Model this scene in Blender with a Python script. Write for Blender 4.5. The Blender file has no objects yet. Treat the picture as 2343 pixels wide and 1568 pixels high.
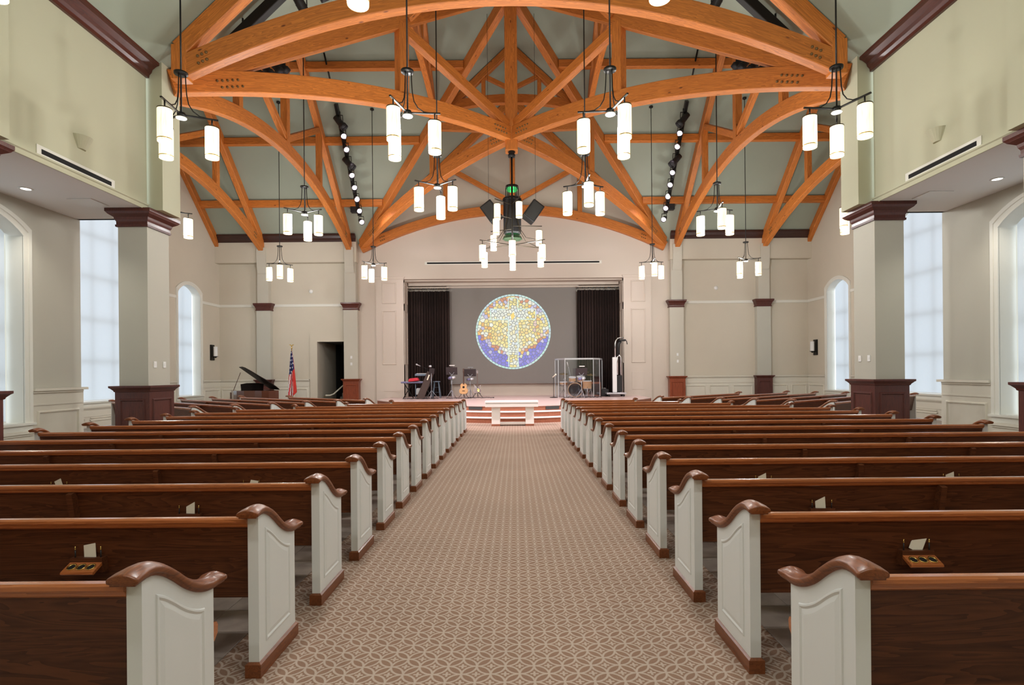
import bpy, math, random
from mathutils import Vector, Matrix
random.seed(7)
PI = math.pi
sc = bpy.context.scene
COL = sc.collection

# ---------------------------------------------------------------- camera
F_PX = 1240.0
cam_d = bpy.data.cameras.new('camera')
cam = bpy.data.objects.new('camera', cam_d)
COL.objects.link(cam)
cam_d.sensor_width = 36.0
cam_d.lens = 36.0 * F_PX / 2343.0
cam_d.shift_x = -8.5 / 2343.0
cam_d.shift_y = 69.0 / 2343.0
cam_d.clip_start = 0.05
cam_d.clip_end = 200
cam.matrix_world = Matrix.Translation((0.07, 0, 1.6)) @ Matrix.Rotation(PI / 2, 4, 'X') @ Matrix.Rotation(-0.0088, 4, 'Z')
sc.camera = cam

# ---------------------------------------------------------------- world, exposure
wd = bpy.data.worlds.new('sky'); sc.world = wd
wd.use_nodes = True
bg = wd.node_tree.nodes['Background']
bg.inputs['Color'].default_value = (0.80, 0.91, 1.0, 1)
bg.inputs['Strength'].default_value = 1.25
sc.view_settings.view_transform = 'Standard'
sc.view_settings.look = 'None'
sc.view_settings.gamma = 1.0
sc.view_settings.use_curve_mapping = False
sc.view_settings.exposure = 0.60
cy = sc.cycles; cy.adaptive_threshold = 0.02
cy.max_bounces = 7; cy.diffuse_bounces = 4; cy.glossy_bounces = 3; cy.transmission_bounces = 4; cy.transparent_max_bounces = 8
cy.caustics_reflective = False; cy.caustics_refractive = False
PENDANT_W = 100.0        # light of one three-shade pendant
STAGE_W = 480.0         # one spotlight aimed at the platform

# ---------------------------------------------------------------- materials
MATS = {}
def _mat(name):
    m = bpy.data.materials.new(name); m.use_nodes = True
    nt = m.node_tree
    b = nt.nodes['Principled BSDF']
    MATS[name] = m
    return m, nt, b
def plain(name, col, rough=0.6, metal=0.0, var=0.0, scale=6.0, spec=0.5, bump=0.0, coat=0.0):
    m, nt, b = _mat(name)
    b.inputs['Base Color'].default_value = (*col, 1)
    b.inputs['Roughness'].default_value = rough
    b.inputs['Metallic'].default_value = metal
    b.inputs['Specular IOR Level'].default_value = spec
    b.inputs['Coat Weight'].default_value = coat
    b.inputs['Coat Roughness'].default_value = 0.12
    if var or bump:
        tc = nt.nodes.new('ShaderNodeTexCoord')
        n = nt.nodes.new('ShaderNodeTexNoise'); n.inputs['Scale'].default_value = scale
        n.inputs['Detail'].default_value = 5
        nt.links.new(tc.outputs['Object'], n.inputs['Vector'])
        if var:
            r = nt.nodes.new('ShaderNodeValToRGB')
            r.color_ramp.elements[0].position = 0.3; r.color_ramp.elements[1].position = 0.7
            r.color_ramp.elements[0].color = (*[c * (1 - var) for c in col], 1)
            r.color_ramp.elements[1].color = (*[min(1, c * (1 + var)) for c in col], 1)
            nt.links.new(n.outputs['Fac'], r.inputs['Fac'])
            nt.links.new(r.outputs['Color'], b.inputs['Base Color'])
        if bump:
            bm = nt.nodes.new('ShaderNodeBump'); bm.inputs['Strength'].default_value = bump
            bm.inputs['Distance'].default_value = 0.004
            nt.links.new(n.outputs['Fac'], bm.inputs['Height'])
            nt.links.new(bm.outputs['Normal'], b.inputs['Normal'])
    return m
def emit(name, col, s):
    m, nt, b = _mat(name)
    b.inputs['Base Color'].default_value = (*[0.8 * c for c in col], 1)
    b.inputs['Emission Color'].default_value = (*col, 1)
    b.inputs['Emission Strength'].default_value = s
    return m
def wood(name, c0, c1, stretch, coord='Object', rough=0.4, dist=1.2, knots=False, coat=0.0, rnd=0.12, spec=0.5):
    """long grain noise; stretch = per axis scale (small along the grain)"""
    m, nt, b = _mat(name)
    N, L = nt.nodes, nt.links
    tc = N.new('ShaderNodeTexCoord')
    oi = N.new('ShaderNodeObjectInfo')
    mul = N.new('ShaderNodeMath'); mul.operation = 'MULTIPLY'; mul.inputs[1].default_value = 37.0
    L.new(oi.outputs['Random'], mul.inputs[0])
    add = N.new('ShaderNodeVectorMath'); add.operation = 'ADD'
    L.new(tc.outputs[coord], add.inputs[0]); L.new(mul.outputs[0], add.inputs[1])
    mp = N.new('ShaderNodeMapping'); mp.inputs['Scale'].default_value = stretch
    L.new(add.outputs[0], mp.inputs['Vector'])
    n1 = N.new('ShaderNodeTexNoise'); n1.inputs['Scale'].default_value = 1.0
    n1.inputs['Detail'].default_value = 3; n1.inputs['Distortion'].default_value = dist
    L.new(mp.outputs[0], n1.inputs['Vector'])
    # rings out of the smooth noise: cathedral figure
    m1 = N.new('ShaderNodeMath'); m1.operation = 'MULTIPLY'; m1.inputs[1].default_value = 9.0
    L.new(n1.outputs['Fac'], m1.inputs[0])
    fr = N.new('ShaderNodeMath'); fr.operation = 'FRACT'; L.new(m1.outputs[0], fr.inputs[0])
    n2 = N.new('ShaderNodeTexNoise'); n2.inputs['Scale'].default_value = 6.0; n2.inputs['Detail'].default_value = 4
    L.new(mp.outputs[0], n2.inputs['Vector'])
    mx = N.new('ShaderNodeMath'); mx.operation = 'MULTIPLY_ADD'; mx.inputs[1].default_value = 0.45
    L.new(fr.outputs[0], mx.inputs[0])
    m2 = N.new('ShaderNodeMath'); m2.operation = 'MULTIPLY'; m2.inputs[1].default_value = 0.6
    L.new(n2.outputs['Fac'], m2.inputs[0]); L.new(m2.outputs[0], mx.inputs[2])
    r = N.new('ShaderNodeValToRGB')
    r.color_ramp.elements[0].position = 0.15; r.color_ramp.elements[1].position = 0.75
    r.color_ramp.elements[0].color = (*c0, 1); r.color_ramp.elements[1].color = (*c1, 1)
    L.new(mx.outputs[0], r.inputs['Fac'])
    hs = N.new('ShaderNodeHueSaturation')
    va = N.new('ShaderNodeMapRange'); va.inputs['To Min'].default_value = 1 - rnd; va.inputs['To Max'].default_value = 1 + rnd
    L.new(oi.outputs['Random'], va.inputs['Value']); L.new(va.outputs[0], hs.inputs['Value'])
    L.new(r.outputs['Color'], hs.inputs['Color'])
    out = hs.outputs['Color']
    if knots:
        v = N.new('ShaderNodeTexVoronoi'); v.inputs['Scale'].default_value = 1.0
        mp2 = N.new('ShaderNodeMapping'); mp2.inputs['Scale'].default_value = (1.6, 4.0, 4.0)
        L.new(add.outputs[0], mp2.inputs['Vector']); L.new(mp2.outputs[0], v.inputs['Vector'])
        kr = N.new('ShaderNodeValToRGB')
        kr.color_ramp.elements[0].position = 0.045; kr.color_ramp.elements[1].position = 0.10
        kr.color_ramp.elements[0].color = (0.3, 0.22, 0.2, 1); kr.color_ramp.elements[1].color = (1, 1, 1, 1)
        L.new(v.outputs['Distance'], kr.inputs['Fac'])
        mm = N.new('ShaderNodeMix'); mm.data_type = 'RGBA'; mm.blend_type = 'MULTIPLY'; mm.inputs['Factor'].default_value = 1
        L.new(out, mm.inputs[6]); L.new(kr.outputs['Color'], mm.inputs[7])
        out = mm.outputs[2]
    L.new(out, b.inputs['Base Color'])
    b.inputs['Roughness'].default_value = rough
    b.inputs['Coat Weight'].default_value = coat; b.inputs['Coat Roughness'].default_value = 0.15
    b.inputs['Specular IOR Level'].default_value = spec
    return m

wood('timber', (0.34, 0.092, 0.014), (0.66, 0.215, 0.036), (0.55, 9.0, 9.0), coord='UV', rough=0.5, knots=True)
wood('pew_panel', (0.042, 0.0125, 0.005), (0.13, 0.042, 0.0155), (0.8, 9, 9), rough=0.42, dist=1.5, rnd=0.06, spec=0.35)
wood('pew_rail', (0.28, 0.080, 0.022), (0.48, 0.155, 0.047), (0.8, 20, 20), rough=0.22, coat=0.6, rnd=0.06)
wood('pew_cap', (0.115, 0.032, 0.010), (0.23, 0.070, 0.021), (14, 1.4, 14), rough=0.33, coat=0.10, rnd=0.06, spec=0.4)
wood('mahogany', (0.050, 0.0105, 0.0075), (0.105, 0.022, 0.0125), (8, 8, 0.9), rough=0.42, coat=0.04)
wood('lit_mahogany', (0.15, 0.030, 0.012), (0.27, 0.060, 0.022), (8, 8, 0.9), rough=0.34, coat=0.2)  # lit copy of mahogany: the light on the inner pedestals is in the colour
wood('crown_wood', (0.040, 0.009, 0.006), (0.085, 0.020, 0.012), (8, 0.6, 8), rough=0.34, coat=0.2)
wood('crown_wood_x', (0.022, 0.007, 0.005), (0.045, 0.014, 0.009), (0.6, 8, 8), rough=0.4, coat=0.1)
wood('step_wood', (0.21, 0.065, 0.034), (0.36, 0.13, 0.07), (0.8, 9, 9), rough=0.4)
wood('stage_floor', (0.56, 0.41, 0.37), (0.68, 0.52, 0.48), (0.5, 10, 10), rough=0.3, rnd=0.05)
plain('wall_cream', (0.515, 0.51, 0.37), 0.85, var=0.025, scale=0.8, spec=0.2)
plain('wall_beige', (0.61, 0.555, 0.455), 0.85, var=0.025, scale=0.8, spec=0.2)
plain('ceiling_sage', (0.315, 0.355, 0.285), 0.9, var=0.03, scale=0.7, spec=0.15)
plain('column_paint', (0.51, 0.495, 0.425), 0.85, var=0.02, scale=0.8, spec=0.2)
plain('pilaster_paint', (0.55, 0.52, 0.44), 0.85, var=0.02, scale=0.8, spec=0.2)
plain('soffit_paint', (0.84, 0.84, 0.84), 0.9, spec=0.15)
plain('trim_white', (0.74, 0.73, 0.66), 0.5, spec=0.3)
plain('wainscot', (0.70, 0.665, 0.57), 0.5, spec=0.3)
plain('pew_white', (0.74, 0.755, 0.735), 0.42, var=0.015, scale=2)
plain('panel_wall', (0.62, 0.545, 0.465), 0.7, spec=0.2)
plain('pure_white', (0.82, 0.82, 0.80), 0.5)
plain('black', (0.012, 0.012, 0.013), 0.5)
plain('black_metal', (0.018, 0.017, 0.016), 0.38, metal=0.6)
plain('bronze', (0.045, 0.035, 0.022), 0.4, metal=0.7)
plain('dark_void', (0.004, 0.004, 0.004), 0.9)
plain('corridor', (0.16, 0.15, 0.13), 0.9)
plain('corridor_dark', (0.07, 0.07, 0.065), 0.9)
plain('chrome', (0.75, 0.75, 0.76), 0.18, metal=1)
plain('grey_metal', (0.35, 0.37, 0.40), 0.35, metal=0.7)
plain('aluminium', (0.62, 0.64, 0.66), 0.3, metal=0.6)
plain('brass', (0.72, 0.48, 0.14), 0.25, metal=1)
plain('bolt_metal', (0.20, 0.12, 0.045), 0.5, metal=0.4)
plain('card', (0.80, 0.76, 0.62), 0.7)
plain('curtain', (0.020, 0.0085, 0.006), 0.9, var=0.25, scale=1.5)
plain('screen_grey', (0.255, 0.240, 0.222), 0.85, spec=0.1)
plain('red_cloth', (0.55, 0.02, 0.04), 0.7)
plain('dark_brown', (0.045, 0.020, 0.014), 0.5)
plain('stand_black', (0.030, 0.022, 0.024), 0.5)
plain('blue_grey', (0.14, 0.20, 0.26), 0.4)
plain('violet_steel', (0.20, 0.20, 0.34), 0.3, metal=0.4)
plain('spruce', (0.75, 0.42, 0.18), 0.3)
plain('rosewood', (0.09, 0.03, 0.015), 0.3)
plain('cherry_red', (0.10, 0.012, 0.012), 0.2, coat=0.5)
plain('drum_shell', (0.70, 0.42, 0.22), 0.25, coat=0.5)
plain('drum_head', (0.80, 0.78, 0.74), 0.4)
plain('cymbal', (0.60, 0.45, 0.20), 0.25, metal=1)
plain('piano_wood', (0.10, 0.028, 0.012), 0.22, coat=0.6)
plain('piano_lid', (0.012, 0.006, 0.005), 0.55, spec=0.15)
plain('grout', (0.30, 0.27, 0.24), 0.9)
plain('table_paint', (0.86, 0.81, 0.77), 0.5)
plain('rubber', (0.02, 0.02, 0.02), 0.8)
plain('grille_grey', (0.035, 0.035, 0.033), 0.7)
plain('green_lit', (0.02, 0.05, 0.02), 0.5)
emit('downlight', (1.0, 0.97, 0.90), 5.0)
emit('green_glow', (0.10, 0.85, 0.25), 0.5)
emit('stage_lens', (1.0, 0.78, 1.0), 4.0)

# slate tile
def slate():
    m, nt, b = _mat('slate')
    N, L = nt.nodes, nt.links
    oi = N.new('ShaderNodeObjectInfo'); tc = N.new('ShaderNodeTexCoord')
    ad = N.new('ShaderNodeVectorMath'); ad.operation = 'ADD'
    L.new(tc.outputs['Object'], ad.inputs[0]); L.new(oi.outputs['Random'], ad.inputs[1])
    n = N.new('ShaderNodeTexNoise'); n.inputs['Scale'].default_value = 5; n.inputs['Detail'].default_value = 6
    L.new(ad.outputs[0], n.inputs['Vector'])
    r = N.new('ShaderNodeValToRGB')
    r.color_ramp.elements[0].position = 0.3; r.color_ramp.elements[1].position = 0.7
    r.color_ramp.elements[0].color = (0.25, 0.205, 0.175, 1); r.color_ramp.elements[1].color = (0.46, 0.385, 0.33, 1)
    L.new(n.outputs['Fac'], r.inputs['Fac'])
    hs = N.new('ShaderNodeHueSaturation')
    va = N.new('ShaderNodeMapRange'); va.inputs['To Min'].default_value = 0.75; va.inputs['To Max'].default_value = 1.25
    L.new(oi.outputs['Random'], va.inputs['Value']); L.new(va.outputs[0], hs.inputs['Value'])
    L.new(r.outputs['Color'], hs.inputs['Color']); L.new(hs.outputs['Color'], b.inputs['Base Color'])
    b.inputs['Roughness'].default_value = 0.38
    bm = N.new('ShaderNodeBump'); bm.inputs['Strength'].default_value = 0.25; bm.inputs['Distance'].default_value = 0.01
    L.new(n.outputs['Fac'], bm.inputs['Height']); L.new(bm.outputs['Normal'], b.inputs['Normal'])
slate()
def far_tile():
    m, nt, b = _mat('tile_floor')
    N, L = nt.nodes, nt.links
    tc = N.new('ShaderNodeTexCoord')
    br = N.new('ShaderNodeTexBrick'); br.offset = 0
    br.inputs['Scale'].default_value = 1; br.inputs['Brick Width'].default_value = 0.305; br.inputs['Row Height'].default_value = 0.305
    br.inputs['Mortar Size'].default_value = 0.004
    br.inputs['Color1'].default_value = (0.28, 0.23, 0.20, 1); br.inputs['Color2'].default_value = (0.42, 0.35, 0.30, 1)
    br.inputs['Mortar'].default_value = (0.3, 0.27, 0.24, 1)
    L.new(tc.outputs['Object'], br.inputs['Vector']); L.new(br.outputs['Color'], b.inputs['Base Color'])
    b.inputs['Roughness'].default_value = 0.4
far_tile()
def carpet():
    m, nt, b = _mat('carpet')
    N, L = nt.nodes, nt.links
    def M(op, a, b_=None, c=None):
        n = N.new('ShaderNodeMath'); n.operation = op
        for i, v in enumerate((a, b_, c)):
            if v is None: continue
            if isinstance(v, (int, float)): n.inputs[i].default_value = v
            else: L.new(v, n.inputs[i])
        return n.outputs[0]
    tc = N.new('ShaderNodeTexCoord')
    mp = N.new('ShaderNodeMapping'); mp.inputs['Rotation'].default_value = (0, 0, PI / 4)
    p = 0.110
    mp.inputs['Scale'].default_value = (1 / p, 1 / p, 1)
    L.new(tc.outputs['Object'], mp.inputs['Vector'])
    sx = N.new('ShaderNodeSeparateXYZ'); L.new(mp.outputs[0], sx.inputs[0])
    x = M('SUBTRACT', M('FRACT', sx.outputs[0]), 0.5); y = M('SUBTRACT', M('FRACT', sx.outputs[1]), 0.5)
    ax = M('ABSOLUTE', x); ay = M('ABSOLUTE', y)
    def dist(u, v): return M('SQRT', M('ADD', M('MULTIPLY', u, u), M('MULTIPLY', v, v)))
    d1 = dist(M('SUBTRACT', 1.0, ax), ay); d2 = dist(ax, M('SUBTRACT', 1.0, ay))
    e = M('MINIMUM', M('ABSOLUTE', M('SUBTRACT', d1, 0.7071)), M('ABSOLUTE', M('SUBTRACT', d2, 0.7071)))
    def below(v, t, w): # soft step
        n = N.new('ShaderNodeMapRange'); n.interpolation_type = 'SMOOTHSTEP'
        n.inputs['From Min'].default_value = t - w; n.inputs['From Max'].default_value = t + w
        n.inputs['To Min'].default_value = 1; n.inputs['To Max'].default_value = 0
        L.new(v, n.inputs['Value']); return n.outputs[0]
    petal = below(e, 0.055, 0.025)
    s = M('ABSOLUTE', M('MULTIPLY', M('ADD', x, y), 0.7071)); t = M('ABSOLUTE', M('MULTIPLY', M('SUBTRACT', x, y), 0.7071))
    c1 = M('MULTIPLY', below(s, 0.055, 0.02), below(t, 0.20, 0.03)); c2 = M('MULTIPLY', below(t, 0.055, 0.02), below(s, 0.20, 0.03))
    mask = M('MAXIMUM', petal, M('MAXIMUM', c1, c2))
    # woven loops
    wv = N.new('ShaderNodeTexNoise'); wv.inputs['Scale'].default_value = 260; wv.inputs['Detail'].default_value = 1
    L.new(tc.outputs['Object'], wv.inputs['Vector'])
    big = N.new('ShaderNodeTexNoise'); big.inputs['Scale'].default_value = 0.9; big.inputs['Detail'].default_value = 3
    L.new(tc.outputs['Object'], big.inputs['Vector'])
    mix = N.new('ShaderNodeMix'); mix.data_type = 'RGBA'
    L.new(mask, mix.inputs['Factor'])
    mix.inputs[6].default_value = (0.25, 0.152, 0.105, 1); mix.inputs[7].default_value = (0.43, 0.34, 0.275, 1)
    val = M('MULTIPLY', M('MULTIPLY_ADD', wv.outputs['Fac'], 0.9, 0.55), M('MULTIPLY_ADD', big.outputs['Fac'], 0.25, 0.875))
    hs = N.new('ShaderNodeHueSaturation'); L.new(mix.outputs[2], hs.inputs['Color']); L.new(val, hs.inputs['Value'])
    L.new(hs.outputs['Color'], b.inputs['Base Color'])
    b.inputs['Roughness'].default_value = 0.95; b.inputs['Specular IOR Level'].default_value = 0.1
    hgt = M('ADD', mask, wv.outputs['Fac'])
    bm = N.new('ShaderNodeBump'); bm.inputs['Strength'].default_value = 0.35; bm.inputs['Distance'].default_value = 0.003
    L.new(hgt, bm.inputs['Height']); L.new(bm.outputs['Normal'], b.inputs['Normal'])
carpet()
def blind():
    m = bpy.data.materials.new('blind_fabric'); m.use_nodes = True; MATS['blind_fabric'] = m
    nt = m.node_tree; N, L = nt.nodes, nt.links
    for n in list(N): N.remove(n)
    o = N.new('ShaderNodeOutputMaterial'); mx = N.new('ShaderNodeMixShader'); mx.inputs[0].default_value = 0.62
    d = N.new('ShaderNodeBsdfDiffuse'); d.inputs['Color'].default_value = (0.74, 0.74, 0.73, 1)
    t = N.new('ShaderNodeBsdfTranslucent'); t.inputs['Color'].default_value = (0.55, 0.575, 0.60, 1)
    L.new(d.outputs[0], mx.inputs[1]); L.new(t.outputs[0], mx.inputs[2]); L.new(mx.outputs[0], o.inputs['Surface'])
blind()
def acrylic():
    m = bpy.data.materials.new('acrylic'); m.use_nodes = True; MATS['acrylic'] = m
    nt = m.node_tree; N, L = nt.nodes, nt.links
    for n in list(N): N.remove(n)
    o = N.new('ShaderNodeOutputMaterial'); mx = N.new('ShaderNodeMixShader'); mx.inputs[0].default_value = 0.10
    t = N.new('ShaderNodeBsdfTransparent'); t.inputs['Color'].default_value = (0.93, 0.95, 0.97, 1)
    g = N.new('ShaderNodeBsdfGlossy'); g.inputs['Roughness'].default_value = 0.05; g.inputs['Color'].default_value = (0.8, 0.85, 0.9, 1)
    L.new(t.outputs[0], mx.inputs[1]); L.new(g.outputs[0], mx.inputs[2]); L.new(mx.outputs[0], o.inputs['Surface'])
acrylic()
def shade_mat():
    m, nt, b = _mat('lamp_glass')
    N, L = nt.nodes, nt.links
    tc = N.new('ShaderNodeTexCoord'); mp = N.new('ShaderNodeMapping'); mp.inputs['Scale'].default_value = (40, 40, 5)
    L.new(tc.outputs['Object'], mp.inputs['Vector'])
    n = N.new('ShaderNodeTexNoise'); n.inputs['Scale'].default_value = 1; n.inputs['Detail'].default_value = 3
    L.new(mp.outputs[0], n.inputs['Vector'])
    r = N.new('ShaderNodeValToRGB')
    r.color_ramp.elements[0].position = 0.3; r.color_ramp.elements[1].position = 0.75
    r.color_ramp.elements[0].color = (1.0, 0.66, 0.27, 1); r.color_ramp.elements[1].color = (1.0, 0.90, 0.62, 1)
    L.new(n.outputs['Fac'], r.inputs['Fac']); L.new(r.outputs['Color'], b.inputs['Emission Color'])
    b.inputs['Emission Strength'].default_value = 0.98
    b.inputs['Base Color'].default_value = (0.8, 0.75, 0.6, 1)
shade_mat()
emit('lamp_bulb', (1.0, 0.92, 0.72), 3.5)
def attr_emit():
    m, nt, b = _mat('projected_light')
    a = nt.nodes.new('ShaderNodeVertexColor'); a.layer_name = 'Col'
    nt.links.new(a.outputs['Color'], b.inputs['Emission Color'])
    b.inputs['Emission Strength'].default_value = 0.54
    b.inputs['Base Color'].default_value = (0.2, 0.2, 0.2, 1); b.inputs['Specular IOR Level'].default_value = 0.1
attr_emit()
def flag_mat():
    m, nt, b = _mat('flag_cloth')
    N, L = nt.nodes, nt.links
    a = N.new('ShaderNodeVertexColor'); a.layer_name = 'Col'
    L.new(a.outputs['Color'], b.inputs['Base Color']); b.inputs['Roughness'].default_value = 0.8
flag_mat()

# ---------------------------------------------------------------- mesh helpers
class MB:
    def __init__(s): s.v = []; s.f = []; s.uv = []; s.sm = []; s.mi = []; s.cur = 0
    def add(s, vs, fs, uvs=None, smooth=False):
        o = len(s.v); s.v += [tuple(v) for v in vs]
        for i, f in enumerate(fs):
            s.f.append(tuple(o + j for j in f)); s.uv.append(uvs[i] if uvs else None); s.sm.append(smooth); s.mi.append(s.cur)
    def box(s, x0, x1, y0, y1, z0, z1, b=0.0):
        if b <= 0:
            vs = [(x0,y0,z0),(x1,y0,z0),(x1,y1,z0),(x0,y1,z0),(x0,y0,z1),(x1,y0,z1),(x1,y1,z1),(x0,y1,z1)]
            s.add(vs, [(0,3,2,1),(4,5,6,7),(0,1,5,4),(1,2,6,5),(2,3,7,6),(3,0,4,7)])
        else:
            b = min(b, (x1-x0)*.45, (y1-y0)*.45, (z1-z0)*.45)
            s.stack(x0, x1, y0, y1, [(z0, -b), (z0+b, 0), (z1-b, 0), (z1, -b)])
    def stack(s, x0, x1, y0, y1, prof, caps=True):
        """prof: (z, outward offset) rings around a rectangle"""
        vs = []; fs = []
        for z, o in prof: vs += [(x0-o,y0-o,z),(x1+o,y0-o,z),(x1+o,y1+o,z),(x0-o,y1+o,z)]
        n = len(prof)
        for i in range(n-1):
            for k in range(4):
                a = i*4+k; c = i*4+(k+1)%4; fs.append((a, c, c+4, a+4))
        if caps: fs += [(3,2,1,0), tuple(4*(n-1)+k for k in range(4))]
        s.add(vs, fs)
    def ring(s, secs, closed_ends=True, smooth=False, lens=None, closed=False):
        """list of equal-size loops joined into a skin"""
        n = len(secs[0]); vs = [p for c in secs for p in c]; fs = []; uvs = []
        per = [0.0]
        for k in range(n):
            a = Vector(secs[0][k]); c = Vector(secs[0][(k+1)%n]); per.append(per[-1] + (c-a).length)
        if lens is None:
            lens = [0.0]
            for i in range(1, len(secs)):
                a = sum((Vector(p) for p in secs[i-1]), Vector())/n; c = sum((Vector(p) for p in secs[i]), Vector())/n
                lens.append(lens[-1] + (c-a).length)
        m = len(secs)
        for i in range(m if closed else m-1):
            j = (i+1) % m
            for k in range(n):
                l = (k+1) % n
                fs.append((i*n+k, i*n+l, j*n+l, j*n+k))
                lj = lens[j] if j else lens[-1] + .1
                uvs.append(((lens[i], per[k]), (lens[i], per[k+1]), (lj, per[k+1]), (lj, per[k])))
        if closed_ends and not closed:
            fs.append(tuple(reversed(range(n)))); fs.append(tuple((m-1)*n+k for k in range(n)))
            uvs.append(tuple((p[0]*.3, p[2]*.3+p[1]*.3) for p in reversed(secs[0]))); uvs.append(tuple((p[0]*.3, p[2]*.3+p[1]*.3) for p in secs[-1]))
        s.add(vs, fs, uvs, smooth)
    def bar(s, p0, p1, w, d, up=(0,0,1), c=0.012):
        """rectangular bar, w across, d along 'up', chamfered corners"""
        p0 = Vector(p0); p1 = Vector(p1); t = (p1-p0).normalized(); u = Vector(up)
        r = t.cross(u)
        if r.length < 1e-4: r = t.cross(Vector((1,0,0)))
        r.normalize(); u = r.cross(t).normalized()
        a, b_ = w/2, d/2
        if c > 0: sec = [(-a+c,-b_),(a-c,-b_),(a,-b_+c),(a,b_-c),(a-c,b_),(-a+c,b_),(-a,b_-c),(-a,-b_+c)]
        else: sec = [(-a,-b_),(a,-b_),(a,b_),(-a,b_)]
        s.ring([[tuple(p + r*x + u*y) for x, y in sec] for p in (p0, p1)])
    def tube(s, pts, r, n=8, caps=True, closed=False):
        pts = [Vector(p) for p in pts]; secs = []
        prev = None; m = len(pts)
        for i, p in enumerate(pts):
            if closed: t = pts[(i+1)%m] - pts[i-1]
            else: t = pts[min(i+1, m-1)] - pts[max(i-1, 0)]
            t = t.normalized() if t.length > 1e-9 else Vector((0,0,1))
            if prev is None:
                prev = t.cross(Vector((0,0,1)))
                if prev.length < 1e-3: prev = t.cross(Vector((1,0,0)))
            else: prev = prev - t*prev.dot(t)
            prev.normalize(); q = t.cross(prev)
            rr = r[i] if isinstance(r, (list, tuple)) else r
            secs.append([tuple(p + (prev*math.cos(2*PI*k/n) + q*math.sin(2*PI*k/n))*rr) for k in range(n)])
        s.ring(secs, caps, True, closed=closed)
    def lathe(s, prof, n=20, axis=((0,0,0),(0,0,1)), caps=True, smooth=True):
        """prof: (radius, height) along the axis"""
        o = Vector(axis[0]); a = Vector(axis[1]).normalized()
        e = a.cross(Vector((0,0,1)))
        if e.length < 1e-3: e = Vector((1,0,0))
        e.normalize(); g = a.cross(e)
        secs = [[tuple(o + a*h + (e*math.cos(2*PI*k/n) + g*math.sin(2*PI*k/n))*max(r, 1e-4)) for k in range(n)] for r, h in prof]
        s.ring(secs, caps, smooth)
    def prism(s, poly, z0, z1, axes='xyz'):
        """polygon in the first two axes, extruded along the third"""
        def P(a, b, c):
            d = dict(zip(axes, (a, b, c))); return (d['x'], d['y'], d['z'])
        n = len(poly)
        vs = [P(a, b, z0) for a, b in poly] + [P(a, b, z1) for a, b in poly]
        fs = [tuple(reversed(range(n))), tuple(range(n, 2*n))] + [(k, (k+1)%n, n+(k+1)%n, n+k) for k in range(n)]
        s.add(vs, fs)
    def build(s, name, mat, parent=None, loc=None, rot=None, bevel=0.0):
        me = bpy.data.meshes.new(name)
        me.from_pydata(s.v, [], s.f); me.update()
        for m in (mat if isinstance(mat, (list, tuple)) else [mat]): me.materials.append(MATS[m])
        me.polygons.foreach_set('use_smooth', s.sm)
        me.polygons.foreach_set('material_index', s.mi)
        if any(u is not None for u in s.uv):
            ul = me.uv_layers.new(name='UVMap')
            k = 0
            for f, u in zip(s.f, s.uv):
                for j in range(len(f)):
                    if u: ul.data[k].uv = u[j]
                    k += 1
        fix_normals(me)
        return obj(name, me, parent, loc, rot, bevel)
import bmesh
def fix_normals(me):
    bm = bmesh.new(); bm.from_mesh(me); bmesh.ops.recalc_face_normals(bm, faces=bm.faces); bm.to_mesh(me); bm.free()
def obj(name, me, parent=None, loc=None, rot=None, bevel=0.0):
    o = bpy.data.objects.new(name, me); COL.objects.link(o)
    if loc: o.location = loc
    if rot: o.rotation_euler = rot
    if parent: o.parent = parent
    if bevel:
        m = o.modifiers.new('bevel', 'BEVEL'); m.width = bevel; m.segments = 2; m.limit_method = 'ANGLE'; m.angle_limit = 0.7
    return o
def tag(o, label, cat, group=None):
    o['label'] = label; o['category'] = cat
    if group: o['group'] = group
    return o
def thing(name, label, cat, loc=(0,0,0), rz=0.0, group=None):
    o = bpy.data.objects.new(name, None); COL.objects.link(o)
    o.empty_display_size = 0.1; o.location = loc; o.rotation_euler = (0, 0, rz)
    return tag(o, label, cat, group)
def structure(o): o['kind'] = 'structure'; return o
def sroot(name, loc=(0,0,0), rz=0.0):
    o = bpy.data.objects.new(name, None); COL.objects.link(o); o.empty_display_size = 0.1
    o.location = loc; o.rotation_euler = (0,0,rz); return structure(o)
def copy_tree(o, parent=None):
    c = o.copy(); COL.objects.link(c); c.parent = parent
    for ch in list(o.children): copy_tree(ch, c)
    return c
ORD = ['first','second','third','fourth','fifth','sixth','seventh','eighth','ninth','tenth','eleventh','twelfth','thirteenth','fourteenth','fifteenth']
def frame_ring(mb, a0, a1, z0, z1, w, depth, place):
    """rectangular moulding; place(a, z, h) -> xyz"""
    def loop(i, h): return [place(a0+i, z0+i, h), place(a1-i, z0+i, h), place(a1-i, z1-i, h), place(a0+i, z1-i, h)]
    secs = [loop(0, 0), loop(w*.3, depth), loop(w*.7, depth), loop(w, 0)]
    mb.ring(secs, False)

# ================================================================ THE PLACE
YC = 17.5; XN = 7.0; YF = 24.5; XT = 13.3; XA = 8.83; ZS = 4.80
ZR = 14.05; SL = 0.95; YB = -6.0
def ceil_z(u): return ZR - SL * abs(u)

# ---------------------------------------------------------------- floor
fl = sroot('floor')
mb = MB(); mb.box(-XA, XA, YB, 11.1, -0.12, -0.006); mb.box(-XT, XT, 11.1, 26.0, -0.12, -0.006); mb.build('slab', 'tile_floor', fl)
mb = MB(); mb.box(-1.60, 1.60, YB, 16.0, -0.006, 0.0); mb.box(-8.6, 8.6, 16.0, 24.5, -0.006, 0.0)
mb.build('carpet', 'carpet', fl)
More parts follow.
